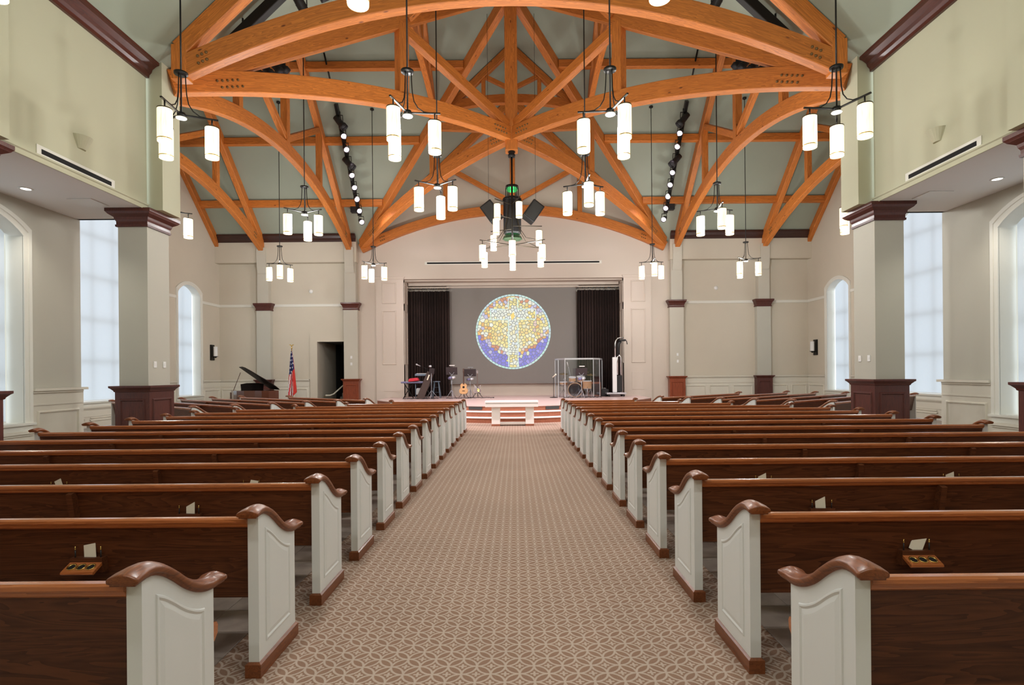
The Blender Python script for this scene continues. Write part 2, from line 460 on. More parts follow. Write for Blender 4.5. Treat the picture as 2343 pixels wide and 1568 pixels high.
# slate tiles, one by one where the photograph tells them apart
TS = 0.305
tmb = MB(); tmb.stack(-TS/2+.003, TS/2-.003, -TS/2+.003, TS/2-.003, [(-0.007, 0), (-0.002, 0), (0.0, -0.003)])
tile0 = None
for side in (-1, 1):
    for i in range(8):
        if i > 4: continue
        for j in range(15):
            x = side * (1.603 + TS * (i + .5)); y = 1.55 + TS * (j + .5)
            if tile0 is None: tile0 = tmb.build('tile', 'slate', fl, (x, y, 0)); continue
            t = tile0.copy(); COL.objects.link(t); t.location = (x, y, 0)

# ---------------------------------------------------------------- ceiling
ce = sroot('ceiling')
def quad_sheet(name, mat, quads, parent):
    mb = MB()
    for q in quads: mb.add(q, [tuple(range(len(q)))])
    return mb.build(name, mat, parent)
q = []
for s in (-1, 1):
    q.append([(s*XN, YB, ceil_z(XN)), (s*XN, YC-XN, ceil_z(XN)), (0, YC, ZR), (0, YB, ZR)])
    q.append([(s*XN, YF+.3, ceil_z(XN)), (s*XN, YC+XN, ceil_z(XN)), (0, YC, ZR), (0, YF+.3, ZR)])
quad_sheet('nave_slope', 'ceiling_sage', q, ce)
q = []
for s in (-1, 1):
    for e in (-1, 1):
        q.append([(s*XN, YC+e*XN, ceil_z(XN)), (s*XT, YC+e*XN, ceil_z(XN)), (s*XT, YC, ZR), (0, YC, ZR)])
quad_sheet('transept_slope', 'ceiling_sage', q, ce)
q = [[(s*XN, YB, ZS), (s*XA, YB, ZS), (s*XA, 11.1, ZS), (s*XN, 11.1, ZS)] for s in (-1, 1)]
quad_sheet('aisle_soffit', 'soffit_paint', q, ce)
for s, d in ((-1, 9.2), (1, 9.14), (-1, 5.2), (1, 5.2)):
    dl = thing('recessed_downlight', 'small round recessed downlight in the %s aisle soffit, %s' % ('left' if s < 0 else 'right', 'beside the arched side window' if d > 6 else 'nearer the camera'), 'downlight', (s*8.22, d, ZS-.002), 0, 'aisle downlights')
    m_ = MB(); m_.lathe([(0.10, 0), (0.10, -0.008), (0.075, -0.012), (0.07, 0)], 20, caps=False); m_.build('trim_ring', 'pure_white', dl)
    m_ = MB(); m_.lathe([(0.07, -0.003), (0.0, -0.003)], 20, caps=False); m_.build('lens', 'downlight', dl)
    ld = bpy.data.lights.new('downlight_beam', 'SPOT'); ld.energy = 60; ld.color = (1, .93, .82); ld.spot_size = 2.2; ld.spot_blend = .6; ld.shadow_soft_size = .07
    lo = bpy.data.objects.new('beam', ld); COL.objects.link(lo); lo.parent = dl; lo.location = (0, 0, -.02)
for s in (-1, 1):
    m_ = MB(); m_.box(-.22, .22, -.22, .22, -.012, 0, .004)
    v = m_.build('ceiling_speaker_panel', 'pure_white', None, (s*7.75, 9.95, ZS-.001)); tag(v, 'square white flush panel in the %s aisle soffit near the column' % ('left' if s < 0 else 'right'), 'ceiling panel')

# ---------------------------------------------------------------- walls with openings
def sheet(name, mat, a_list, z0, top, holes, place, parent=None):
    """vertical sheet sliced along a; holes = (a0, a1, sill, head(a))"""
    cuts = set(a_list)
    for a0, a1, zs, hd in holes:
        for k in range(17): cuts.add(round(a0 + (a1-a0)*k/16, 5))
    cuts = sorted(cuts); mb = MB()
    for a, b in zip(cuts, cuts[1:]):
        m = (a+b)/2; h = next((h for h in holes if h[0] < m < h[1]), None)
        if h is None: mb.add([place(a,z0), place(b,z0), place(b,top(b)), place(a,top(a))], [(0,1,2,3)])
        else:
            if h[2] > z0 + .01: mb.add([place(a,z0), place(b,z0), place(b,h[2]), place(a,h[2])], [(0,1,2,3)])
            mb.add([place(a,h[3](a)), place(b,h[3](b)), place(b,top(b)), place(a,top(a))], [(0,1,2,3)])
    o = mb.build(name, mat, parent)
    if parent is None: structure(o)
    return o
def arch_head(a0, a1, spring, rise):
    c = (a0+a1)/2; hw = (a1-a0)/2
    R = (hw*hw + rise*rise)/(2*rise)
    return lambda a: spring + rise - R + math.sqrt(max(R*R - (a-c)**2, 0))
def window(n, P, a0, a1, sill, spring, rise, zlines, alines, depth=0.33, cas=0.13, gap=0.055):
    """P(a, z, h): h > 0 goes outward through the wall"""
    w = sroot('window_%d' % n)
    hd = arch_head(a0, a1, spring, rise); K = 16
    def outline(i=0.0, b=0.0):
        pts = [(a0+i, sill+b), (a1-i, sill+b)]
        for k in range(K+1):
            t = k/K; a = (a1-i) + ((a0+i)-(a1-i))*t
            pts.append((a, hd(min(max(a, a0), a1)) - i))
        return pts
    mb = MB(); mb.ring([[P(a,z,-.005) for a,z in outline()], [P(a,z,depth-.025) for a,z in outline()]], False); mb.build('jamb', 'trim_white', w)
    # casing: stepped band round the opening, no bottom run
    def open_line(i):
        pts = [(a1+i, sill-.02)]
        R = arch_head(a0-i, a1+i, spring, rise*(1+.0*i))
        for k in range(K+1):
            a = (a1+i) + ((a0-i)-(a1+i))*k/K; pts.append((a, R(a)+i))
        pts.append((a0-i, sill-.02)); return pts
    mb = MB()
    secs = [[P(a,z,0) for a,z in open_line(0)], [P(a,z,-.028) for a,z in open_line(0)], [P(a,z,-.03) for a,z in open_line(cas*.55)],
            [P(a,z,-.045) for a,z in open_line(cas*.6)], [P(a,z,-.05) for a,z in open_line(cas)], [P(a,z,0) for a,z in open_line(cas)]]
    for s0, s1 in zip(secs, secs[1:]):
        for k in range(len(s0)-1): mb.add([s0[k], s0[k+1], s1[k+1], s1[k]], [(0,1,2,3)])
    mb.build('casing', 'trim_white', w)
    mb = MB()
    def pbox(mb, A0, A1, z0, z1, h0, h1):
        vs = [P(A0,z0,h0),P(A1,z0,h0),P(A1,z1,h0),P(A0,z1,h0),P(A0,z0,h1),P(A1,z0,h1),P(A1,z1,h1),P(A0,z1,h1)]
        mb.add(vs, [(0,3,2,1),(4,5,6,7),(0,1,5,4),(1,2,6,5),(2,3,7,6),(3,0,4,7)])
    pbox(mb, a0-cas-.03, a1+cas+.03, sill-.045, sill-.005, -.085, depth); pbox(mb, a0-cas, a1+cas, sill-.15, sill-.045, -.035, 0)
    mb.build('window_sill', 'trim_white', w)
    # roller blind
    pts = []
    for k in range(K+1):
        a = (a0+gap) + (a1-a0-2*gap)*k/K; pts.append((a, hd(a)-.004))
    mb = MB(); vs = [P(a, sill+.012, depth-.05) for a,_ in pts] + [P(a, z, depth-.05) for a,z in pts]
    mb.add(vs, [(k, k+1, K+2+k, K+1+k) for k in range(K)]); mb.build('blind', 'blind_fabric', w)
    mb = MB(); pbox(mb, a0+gap, a1-gap, sill+.006, sill+.03, depth-.058, depth-.044); mb.build('hem_bar', 'pure_white', w)
    for z in zlines:
        m_ = MB(); pbox(m_, a0, a1, z-.03, z+.03, depth+.05, depth+.09); m_.build('muntin', 'trim_white', w)
    for a in alines:
        m_ = MB(); pbox(m_, a-.022, a+.022, sill, hd(a)-.002, depth+.052, depth+.088); m_.build('muntin', 'trim_white', w)
    return hd

wn = 0
for s, sd in ((-1, 'left'), (1, 'right')):
    # upper nave wall (clerestory)
    w = sheet('wall_nave_%s' % sd, 'wall_cream', [YB, 10.43], ZS, lambda a: ceil_z(XN)+.05, [], lambda a, z, s=s: (s*XN, a, z))
    # aisle wall with arched windows
    PA = lambda a, z, h=0, s=s: (s*(XA+h), a, z)
    holes = []
    for c in (8.88, 5.15, 1.4):
        wn += 1; hd = window(wn, PA, c-.92, c+.92, .77, 4.15, .36, (1.62, 2.47, 3.32, 4.15), (c-.3, c+.3), cas=.14)
        holes.append((c-.92, c+.92, .77, hd))
    sheet('wall_aisle_%s' % sd, 'column_paint', [YB, 11.1], 0, lambda a: ZS+.02, holes, PA)
    # transept: near wall, end wall with gable
    m_ = MB(); m_.box(min(s*(XA+.01), s*XT), max(s*(XA+.01), s*XT), 11.02, 11.1, 0, 7.7); m_.box(min(s*XN, s*XA), max(s*XN, s*XA), 11.02, 11.1, ZS, 7.7)
    structure(m_.build('wall_transept_near_%s' % sd, 'wall_beige'))
    PT = lambda a, z, h=0, s=s: (s*(XT+h), a, z)
    holes = []
    wn += 1; hd = window(wn, PT, 15.75, 19.25, .80, 6.45, .75, (2.08, 3.43, 4.80, 6.15), (16.6, 17.5, 18.4), cas=.15); holes.append((15.75, 19.25, .80, hd))
    for c in (22.22, 12.78):
        wn += 1; hd = window(wn, PT, c-.75, c+.75, .76, 4.95, .36, (1.78, 2.90, 4.00), (c,), cas=.14, gap=.10); holes.append((c-.75, c+.75, .76, hd))
    sheet('wall_transept_%s' % sd, 'wall_beige', [11.1, YC, YF], 0, lambda a: ceil_z(a-YC)+.05, holes, PT)
    # far transept wall
    PF = lambda a, z, h=0: (a, YF+h, z)
    if s < 0: sheet('wall_front_left', 'wall_beige', [-XT, -XN], 0, lambda a: 7.9, [(-8.88, -7.62, 0, lambda a: 3.07)], PF)
    else: sheet('wall_front_right', 'wall_beige', [XN, XT], 0, lambda a: 7.9, [], PF)
m_ = MB(); m_.box(-XA, XA, YB-.1, YB, 0, 14.2); structure(m_.build('wall_back', 'wall_cream'))
# chancel gable, infill under the arch, alcove of the platform
sheet('wall_gable', 'wall_beige', [-XN, 0, XN], 7.0, lambda a: ceil_z(a)+.1, [], lambda a, z: (a, YF+.12, z))
AX = 4.95; AZ = 5.85
arch_low = lambda u: 8.70 - 0.037*u*u
mbw = MB()
def slices(x0, x1, n): return [x0 + (x1-x0)*k/n for k in range(n+1)]
yf0, yf1 = 24.40, 24.62
xs = slices(-6.2, -AX, 3) + slices(-AX, AX, 24)[1:] + slices(AX, 6.2, 3)[1:]
for a, b in zip(xs, xs[1:]):
    zb = AZ if -AX-.001 < (a+b)/2 < AX else 0.0
    vs = [(a,yf0,zb),(b,yf0,zb),(b,yf0,arch_low(b)+.1),(a,yf0,arch_low(a)+.1),(a,yf1,zb),(b,yf1,zb),(b,yf1,arch_low(b)+.1),(a,yf1,arch_low(a)+.1)]
    mbw.add(vs, [(0,1,2,3),(4,7,6,5),(0,4,5,1),(3,2,6,7)])
    if abs(a+6.2) < .01: mbw.add([vs[0],vs[3],vs[7],vs[4]], [(0,1,2,3)])
    if abs(b-6.2) < .01: mbw.add([vs[1],vs[2],vs[6],vs[5]], [(0,1,2,3)])
structure(mbw.build('wall_front_centre', 'panel_wall'))
m_ = MB()
for s in (-1, 1): m_.box(min(s*6.1, s*7.0), max(s*6.1, s*7.0), YF, YF+.1, 0, 7.6)
structure(m_.build('wall_front_strip', 'panel_wall'))
m_ = MB()
for s in (-1, 1): m_.box(min(s*AX, s*(AX+.1)), max(s*AX, s*(AX+.1)), yf1, 26.0, 0, AZ+.1)
m_.box(-AX, AX, 25.9, 26.0, 0, AZ+.1)
m_.box(-AX, AX, yf1, 26.0, AZ, AZ+.1)
structure(m_.build('wall_alcove', 'panel_wall'))
# corridor behind the doorway
cd = sroot('door_1')
m_ = MB(); x0, x1 = -8.88, -7.62
m_.box(x0-.33, x0, YF-.05, YF, 0, 3.40); m_.box(x0, x1, YF-.05, YF, 3.07, 3.40); m_.build('casing', 'wall_beige', cd)
m_ = MB(); m_.box(x0-.05, x0, YF, 27.0, 0, 3.1); m_.build('side_lining', 'wall_beige', cd)
m_ = MB(); m_.box(x0-.05, x1+.05, YF, 29.5, 3.07, 3.12); m_.box(x1, x1+.05, YF, 29.5, 0, 3.1); m_.box(x0-.05, x1+.05, 29.4, 29.5, 0, 3.1); m_.box(x0-.05, x0, 27.0, 29.5, 0, 3.1)
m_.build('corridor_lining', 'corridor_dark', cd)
m_ = MB(); m_.box(x0, x1, YF+.0, 29.5, -.02, 0); m_.build('corridor_floor', 'corridor', cd)
for i in range(5):
    m_ = MB(); m_.box(x0+.45, x1, 25.6+.3*i, 25.9+.3*i, 0, .17*(i+1)); m_.build('stair_step', 'corridor', cd)
hr = thing('handrail', 'pale wooden handrail rising inside the dark doorway', 'handrail', (-8.4, 25.4, 0))
m_ = MB(); m_.tube([(-.35, -.3, .62), (-.15, -.25, .62), (.0, -.2, .68), (.45, .35, 1.22)], .035, 8); m_.build('rail', 'card', hr)
m_ = MB(); m_.tube([(-.3, -.3, .62), (-.42, -.3, .55)], .015, 6); m_.build('bracket', 'brass', hr)

# ---------------------------------------------------------------- mouldings
tn = 0
def tname():
    global tn; tn += 1
    return 'trim_%d' % tn
def trim(mb, mat): return structure(mb.build(tname(), mat))
for s in (-1, 1):
    # dark crown along the nave wall, end cut at the column
    prof = [(0, 7.34), (.05, 7.34), (.06, 7.40), (.10, 7.44), (.12, 7.50), (.20, 7.56), (.25, 7.58), (.25, 7.63), (0, 7.63)]
    m_ = MB(); m_.prism([(s*(XN-a), z) for a, z in prof], YB, 10.45, 'xzy'); trim(m_, 'crown_wood')
    # cream band at the foot of the nave wall
    m_ = MB(); m_.prism([(s*(XN-a), z) for a, z in ((0, ZS-.01), (.02, ZS-.01), (.025, ZS+.06), (.045, ZS+.075), (.045, ZS+.10), (0, ZS+.115))], YB, 10.43, 'xzy'); trim(m_, 'wall_cream')
    # bulkhead and crown on the far transept wall
    m_ = MB(); m_.box(min(s*7.0, s*XT), max(s*7.0, s*XT), 24.15, YF, 6.60, 7.75); trim(m_, 'wall_beige')
    prof = [(24.15, 7.50), (24.11, 7.50), (24.10, 7.58), (24.04, 7.64), (24.0, 7.74), (23.97, 7.76), (23.97, 7.83), (24.15, 7.83)]
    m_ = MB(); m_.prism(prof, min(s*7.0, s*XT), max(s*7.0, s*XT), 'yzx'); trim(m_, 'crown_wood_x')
    # picture rail at capital height
    m_ = MB(); m_.box(min(s*7.0, s*XT), max(s*7.0, s*XT), YF-.03, YF, 4.66, 4.78, .008); trim(m_, 'trim_white')
    for a0, a1 in ((11.1, 11.89), (13.67, 15.6), (19.4, 21.33), (23.11, YF-.03)):
        m_ = MB(); m_.box(min(s*XT, s*(XT-.03)), max(s*XT, s*(XT-.03)), a0, a1, 4.66, 4.78, .008); trim(m_, 'trim_white')
    # wainscots
    def wains(a0, a1, place, npan, top=1.385, lower=True):
        w_ = sroot(tname())
        mb = MB()
        def pb(A0, A1, z0, z1, h):
            vs = [place(A0,z0,0),place(A1,z0,0),place(A1,z1,0),place(A0,z1,0),place(A0,z0,h),place(A1,z0,h),place(A1,z1,h),place(A0,z1,h)]
            mb.add(vs, [(0,3,2,1),(4,5,6,7),(0,1,5,4),(1,2,6,5),(2,3,7,6),(3,0,4,7)])
        pb(a0, a1, 0, top, .02); mb.build('backing', 'wainscot', w_)
        mb = MB(); pb(a0, a1, top-.05, top, .085); pb(a0, a1, top-.09, top-.05, .05); pb(a0, a1, top-.32, top-.29, .035); pb(a0, a1, 0, .16, .04)
        mb.build('cap_moulding', 'wainscot', w_)
        for k in range(npan):
            wd_ = (a1-a0)/npan; m_ = MB()
            frame_ring(m_, a0+wd_*k+.09, a0+wd_*(k+1)-.09, .26, top-.42, .05, .03, lambda a, z, h: place(a, z, h+.02)); m_.build('panel', 'wainscot', w_)
    PA = lambda a, z, h, s=s: (s*(XA-h), a, z)
    for a0, a1 in ((9.95, 11.1), (6.22, 7.81)): wains(a0, a1, PA, 1)
    PT = lambda a, z, h, s=s: (s*(XT-h), a, z)
    wains(19.42, 21.30, PT, 2); wains(23.13, YF, PT, 1); wains(13.7, 15.58, PT, 2)
    # low wainscots under the windows
    wains(7.81, 9.95, PA, 2, .62); wains(15.58, 19.42, PT, 3, .65); wains(21.3, 23.13, PT, 1, .6)
    PF = lambda a, z, h: (a, YF-h, z)
    if s < 0: wains(-XT, -11.56, PF, 2); wains(-10.86, -9.25, PF, 2)
    else: wains(7.65, 10.86, PF, 3); wains(11.56, XT, PF, 2)
    # end cap of the aisle wall (outside corner)
    m_ = MB(); m_.box(min(s*(XA-.085), s*(XA+.1)), max(s*(XA-.085), s*(XA+.1)), 11.1, 11.18, 1.335, 1.385); m_.box(min(s*(XA-.02), s*(XA+.1)), max(s*(XA-.02), s*(XA+.1)), 11.1, 11.13, 0, 1.335); trim(m_, 'wainscot')

# ---------------------------------------------------------------- columns and pilasters
def cap_prof(z0, z1, o): # dark wooden capital
    h = z1-z0
    return [(z0, .005), (z0, .03), (z0+.04, .035), (z0+.045, .02), (z0+.30*h, .02), (z0+.42*h, .04), (z0+.55*h, .05), (z0+.70*h, .8*o), (z0+.74*h, .85*o), (z0+.80*h, .95*o), (z0+.82*h, o), (z1, o)]
def column(name, label, x0, x1, y0, y1, shaft_top, wood_name, faces, ped_top=1.41, grow=.05, pilaster=False, shaft='column_paint', up=None, capo=.15):
    c = thing(name, label, 'column', ((x0+x1)/2, (y0+y1)/2, 0))
    cx, cy = (x0+x1)/2, (y0+y1)/2
    X0, X1, Y0, Y1 = x0-cx, x1-cx, y0-cy, y1-cy
    p = MB(); p.stack(X0, X1, Y0, Y1, [(0, grow+.03), (.15, grow+.03), (.17, grow), (ped_top-.12, grow)]); ped = p.build('pedestal', wood_name, c)
    p = MB(); p.stack(X0, X1, Y0, Y1, [(ped_top-.12, grow), (ped_top-.11, grow+.015), (ped_top-.09, grow+.02), (ped_top-.05, grow+.055), (ped_top-.035, grow+.075), (ped_top, grow+.075), (ped_top+.002, 0)]); p.build('pedestal_cap', wood_name, ped)
    for fc in faces:
        p = MB(); i = .085
        if fc in 'xX':
            sg = -1 if fc == 'x' else 1; b_ = (X0 if fc == 'x' else X1) + sg*grow
            frame_ring(p, Y0-grow+i, Y1+grow-i, .27, ped_top-.25, .045, .02, lambda a, z, h: (b_+sg*h, a, z))
        else:
            frame_ring(p, X0-grow+i, X1+grow-i, .27, ped_top-.25, .045, .02, lambda a, z, h: (a, Y0-grow-h, z))
        p.build('panel_moulding', wood_name, ped)
    p = MB(); p.stack(X0, X1, Y0, Y1, [(ped_top, 0), (shaft_top-.28, 0)]); p.build('shaft', shaft, c)
    p = MB(); p.stack(X0, X1, Y0, Y1, cap_prof(shaft_top-.33, shaft_top, capo)); p.build('capital', 'mahogany', c)
    if up:
        p = MB(); p.box(*up); o = p.build('upper_pier', 'wall_cream' if name == 'column' else 'pilaster_paint', c); o.location = (-cx, -cy, 0)
    return c
for s, sd in ((-1, 'left'), (1, 'right')):
    fx = 'X' if s < 0 else 'x'
    a, b = sorted((s*7.0, s*7.56))
    u = sorted((s*6.72, s*7.2))
    column('column', 'square cream column with dark wood pedestal between the %s pews and aisle window' % sd, a, b, 10.43, 11.08, ZS, 'mahogany', 'y'+fx, up=(u[0], u[1], 10.47, 11.02, ZS, 7.9))
    column('column', 'square column cut off by the %s edge of the picture' % sd, a, b, 6.70, 7.37, ZS, 'mahogany', 'y'+fx, up=(u[0], u[1], 6.75, 7.3, ZS, 7.9))
    for xc, nm in ((11.2, 'outer'), (7.3, 'inner')):
        a, b = sorted((s*(xc-.31), s*(xc+.31)))
        o = column('pilaster', '%s wall pilaster with dark capital on the front wall, %s of the platform' % (nm, sd), a, b, 24.25, YF-.002, 4.80, 'lit_mahogany' if nm == 'inner' else 'mahogany', 'y', ped_top=1.385, grow=.04, capo=.11, shaft='pilaster_paint' if nm == 'inner' else 'column_paint',
                   up=(a+.06, b-.06, 24.22, YF, 4.8, 7.45))
    # curved corbel under the truss feet
    for xc in (11.2, 7.3):
        m_ = MB(); m_.prism([(24.30, 6.0), (24.16, 6.15), (24.08, 6.4), (24.04, 6.9), (24.04, 7.25), (24.3, 7.25)], s*xc-.2, s*xc+.2, 'yzx'); trim(m_, 'pilaster_paint')

# wall plates
def plate(x, y, z, axis, label):
    m_ = MB()
    if axis == 'x': m_.box(-.006, .006, -.04, .04, -.062, .062, .003)
    else: m_.box(-.04, .04, -.006, .006, -.062, .062, .003)
    o = m_.build('switch_plate', 'pure_white', None, (x, y, z)); tag(o, label, 'switch plate', 'white wall plates')
    t_ = MB()
    if axis == 'x': t_.box(-.011, .011, -.012, .012, -.025, .025, .002)
    else: t_.box(-.012, .012, -.011, .011, -.025, .025, .002)
    t_.build('toggle', 'pure_white', o)
for s, sd in ((-1, 'left'), (1, 'right')):
    for k, yy in enumerate((10.62, 10.90)): plate(s*6.994, yy, 1.82, 'x', '%s white switch plate on the %s column, above its pedestal' % (('nearer', 'farther')[k], sd))
    plate(s*7.3+.02, 24.243, 2.35, 'y', 'white switch plate high on the inner pilaster %s of the platform' % sd)
    plate(s*7.3+.02, 24.243, 2.05, 'y', 'lower white thermostat plate on the inner pilaster %s of the platform' % sd)
    m_ = MB(); m_.lathe([(.09, 0), (.09, .03), (.05, .06), (.0, .065)], 16, axis=((0,0,0),(0,-1,0))); o = m_.build('smoke_detector', 'pure_white', None, (s*9.15, YF, 5.35)); tag(o, 'small white round detector on the front wall %s of the platform' % sd, 'detector')
    # slot diffuser + uplight on the nave wall
    v = thing('slot_diffuser', 'long black slot air diffuser with white frame low on the %s nave wall' % sd, 'vent', (s*XN, 8.80, 4.97))
    m_ = MB(); m_.box(-.012, .012, -.78, .78, -.085, .085, .004); m_.build('frame', 'trim_white', v)
    m_ = MB(); m_.box(min(0, -s*.016), max(0, -s*.016), -.70, .70, -.036, .036); m_.build('slot', 'dark_void', v)
    u = thing('wall_uplight', 'small cream wedge uplight above the slot diffuser on the %s nave wall' % sd, 'wall light', (s*XN, 8.86, 5.42))
    m_ = MB(); n = 10; top = [(0, -.17, .09)] + [(-s*.15*math.sin(PI*k/n), -.17*math.cos(PI*k/n), .09) for k in range(1, n)] + [(0, .17, .09)]
    bot = [(0, p[1]*.45, -.11) if i in (0, n) else (p[0]*.35, p[1]*.45, -.11) for i, p in enumerate(top)]
    m_.ring([top, bot], True); m_.build('bowl', 'wall_cream', u)
    # sconce on transept wall
    sc_ = thing('wall_sconce', 'black wall sconce with white cylinder shade on the %s transept wall' % sd, 'sconce', (s*XT, 23.85, 2.60))
    m_ = MB(); m_.box(min(0, -s*.05), max(0, -s*.05), -.14, .14, -.34, .34, .008); m_.build('backplate', 'black_metal', sc_)
    m_ = MB(); m_.lathe([(.085, -.16), (.085, .26), (.08, .26), (.08, -.15)], 16, axis=((-s*.17, 0, 0), (0,0,1)), caps=False); m_.build('shade', 'pure_white', sc_)
    m_ = MB(); m_.lathe([(.11, -.18), (.11, -.165), (.05, -.2), (.02, -.24)], 16, axis=((-s*.17, 0, 0), (0,0,1))); m_.tube([(-s*.05, 0, -.2), (-s*.17, 0, -.2)], .015, 6); m_.build('cup', 'black_metal', sc_)
# slot over the platform opening
v = thing('slot_diffuser', 'very long thin black slot diffuser on the wall above the platform opening', 'vent', (0, yf0, 6.56))
m_ = MB(); m_.box(-3.98, 3.98, -.010, .01, -.07, .07, .003); m_.build('frame', 'trim_white', v)
m_ = MB(); m_.box(-3.88, 3.88, -.014, 0, -.034, .034); m_.build('slot', 'dark_void', v)
# panelled piers beside the platform
for s in (-1, 1):
    w_ = sroot(tname())
    for z0, z1 in ((4.75, 5.72), (2.0, 4.45)):
        m_ = MB(); frame_ring(m_, min(s*5.28, s*5.93), max(s*5.28, s*5.93), z0, z1, .06, .03, lambda a, z, h: (a, yf0-h, z)); m_.build('panel', 'panel_wall', w_)
        m_ = MB(); frame_ring(m_, yf0+.06, 25.2, z0, z1, .06, .03, lambda a, z, h, s=s: (s*(AX-h), a, z)); m_.build('panel', 'panel_wall', w_)
    m_ = MB(); m_.box(min(s*5.3, s*5.85), max(s*5.3, s*5.85), yf0-.012, yf0, .8, 1.6, .004); m_.build('grille', 'panel_wall', w_)
    m_ = MB(); m_.stack(min(s*AX, s*6.2), max(s*AX, s*6.2), yf0, yf1, [(5.84, 0), (5.86, .02), (5.93, .05), (5.96, .06), (5.98, 0)]); m_.build('crown_moulding', 'panel_wall', w_)

# ---------------------------------------------------------------- timber roof frames
def arch_beam(mb, u0, u1, low, depth, width, n=28, c=.014):
    secs = []
    for k in range(n+1):
        u = u0 + (u1-u0)*k/n; e = .01
        t = Vector((2*e, 0, low(u+e)-low(u-e))).normalized(); nn = Vector((-t.z, 0, t.x))
        if nn.z < 0: nn = -nn
        p = Vector((u, 0, low(u))); a = width/2
        sec = [(-a+c, 0), (a-c, 0), (a, c), (a, depth-c), (a-c, depth), (-a+c, depth), (-a, depth-c), (-a, c)]
        secs.append([tuple(p + Vector((0, x, 0)) + nn*y) for x, y in sec])
    mb.ring(secs)
def bolts(parent, u, z, width, pat, ang=0.0):
    for du, dz in pat:
        x = u + du*math.cos(ang) - dz*math.sin(ang); zz = z + du*math.sin(ang) + dz*math.cos(ang)
        h = width/2; m_ = MB(); m_.lathe([(.0, -h-.03), (.016, -h-.03), (.016, -h-.02), (.028, -h-.012), (.028, -h), (.01, -h), (.01, h), (.028, h), (.028, h+.012), (.016, h+.02), (.016, h+.03), (.0, h+.03)], 8, axis=((x, 0, zz), (0, 1, 0)), caps=False)
        m_.build('bolt', 'bolt_metal', parent)
PAT = [(.11*i + (.05 if j else 0), .13*j) for i in range(5) for j in range(2)]
def frame_truss(label, loc, rz, half=6.72, low=arch_low, ad=.40, rw=.22, post_u=3.0, vz=9.25, kz=8.75, top_off=.02, rd=.33, pw=.2, heel=False, small=False):
    t = thing('roof_truss', label, 'truss', loc, rz, 'arched timber roof trusses')
    co = SL/math.sqrt(1+SL*SL); cs = 1/math.sqrt(1+SL*SL)
    rc = lambda u: ceil_z(u) - top_off - rd/2/cs
    for s in (-1, 1):
        re = half - (.13 if heel else 0); m_ = MB(); m_.bar((s*re, 0, rc(re)), (s*.02, 0, rc(.02)), rw, rd, up=(0,0,1)); m_.build('rafter', 'timber', t)
        m_ = MB(); m_.bar((s*post_u, 0, low(post_u)+ad-.03), (s*post_u, 0, rc(post_u)-rd*.3), pw*.95, pw, up=(1,0,0)); m_.build('post', 'timber', t)
        m_ = MB(); m_.bar((s*.08, 0, vz), (s*(post_u-.1), 0, rc(post_u)-rd*.45), pw*.85, pw*1.05, up=(0,0,1)); m_.build('web_brace', 'timber', t)
    ae = half - (.20 if heel else 0); m_ = MB(); arch_beam(m_, -ae, ae, low, ad, rw*.98); ab = m_.build('arch_beam', 'timber', t)
    m_ = MB(); m_.bar((0, 0, low(0)+ad*.9), (0, 0, ZR-top_off-.08), pw*1.1, pw*1.15, up=(1,0,0)); m_.build('king_post', 'timber', t)
    if heel:
        for s in (-1, 1):
            m_ = MB(); m_.bar((s*(half-.14), 0, low(half-.20)-.02), (s*(half-.14), 0, ceil_z(half)-.05), rw*1.02, .30, up=(1,0,0)); m_.build('heel_block', 'timber', t)
    if not small:
        for s in (-1, 1): bolts(ab, s*5.9, low(5.9)+.12, rw*.98, [(-a*s*.8, b) for a, b in PAT[:6]], -s*.41)
    return t
frame_truss('big arched timber truss nearest the camera, spanning the nave between the columns', (0, 10.40, 0), 0, half=6.42, heel=True)
frame_truss('arched timber truss on the front wall above the platform', (0, 24.28, 0), 0)
for s, sd in ((-1, 'left'), (1, 'right')):
    frame_truss('arched timber truss across the %s transept opening, seen at an angle' % sd, (s*7.3, YC, 0), PI/2)
    frame_truss('outermost arched timber truss in the %s transept' % sd, (s*11.2, YC, 0), PI/2)
b_low = lambda u: 11.72 - .05*u*u
for (x, y, rz, w_) in ((0, 20.4, 0, 'beyond the king post, towards the platform'), (0, 14.6, 0, 'above the big near truss'), (-2.9, YC, PI/2, 'left of the king post'), (2.9, YC, PI/2, 'right of the king post')):
    frame_truss('small high timber truss between the valley beams, ' + w_, (x, y, 0), rz, half=2.78, low=b_low, ad=.34, rw=.2, post_u=1.05, vz=12.3, top_off=.03, rd=.26, pw=.15, small=True)
# crossing frame: four diagonal half trusses meeting in the king post
cr = thing('crossing_truss', 'diagonal crossing timber frame with central king post over the pews', 'truss', (0, YC, 0))
D = 7.0*math.sqrt(2)
d_low = lambda q: 9.05 - 2.03*(q/D)**2
for k in range(4):
    rz = PI/4 + k*PI/2
    R = Matrix.Rotation(rz, 4, 'Z')
    def diag(name, m_):
        o = m_.build(name, 'timber', cr); o.rotation_euler = (0, 0, rz); return o
    m_ = MB(); arch_beam(m_, .16, D*.955, d_low, .44, .26, 30); ab = diag('arch_beam', m_)
    bolts(ab, .35, d_low(.4)+.14, .26, PAT); bolts(ab, D*.83, d_low(D*.83)+.13, .26, PAT, -.40)
    m_ = MB(); m_.bar((D*.955, 0, ceil_z(7*.955)-.22), (.1, 0, ZR-.22), .24, .36, up=(0,0,1)); diag('valley_beam', m_)
    q = 2.92*math.sqrt(2)
    m_ = MB(); m_.bar((q, 0, d_low(q)+.40), (q, 0, ceil_z(2.92)-.3), .26, .3, up=(1,0,0)); diag('post', m_)
    m_ = MB(); m_.bar((.2, 0, 9.55), (q-.12, 0, ceil_z(2.92)-.42), .22, .28, up=(0,0,1)); diag('web_brace', m_)
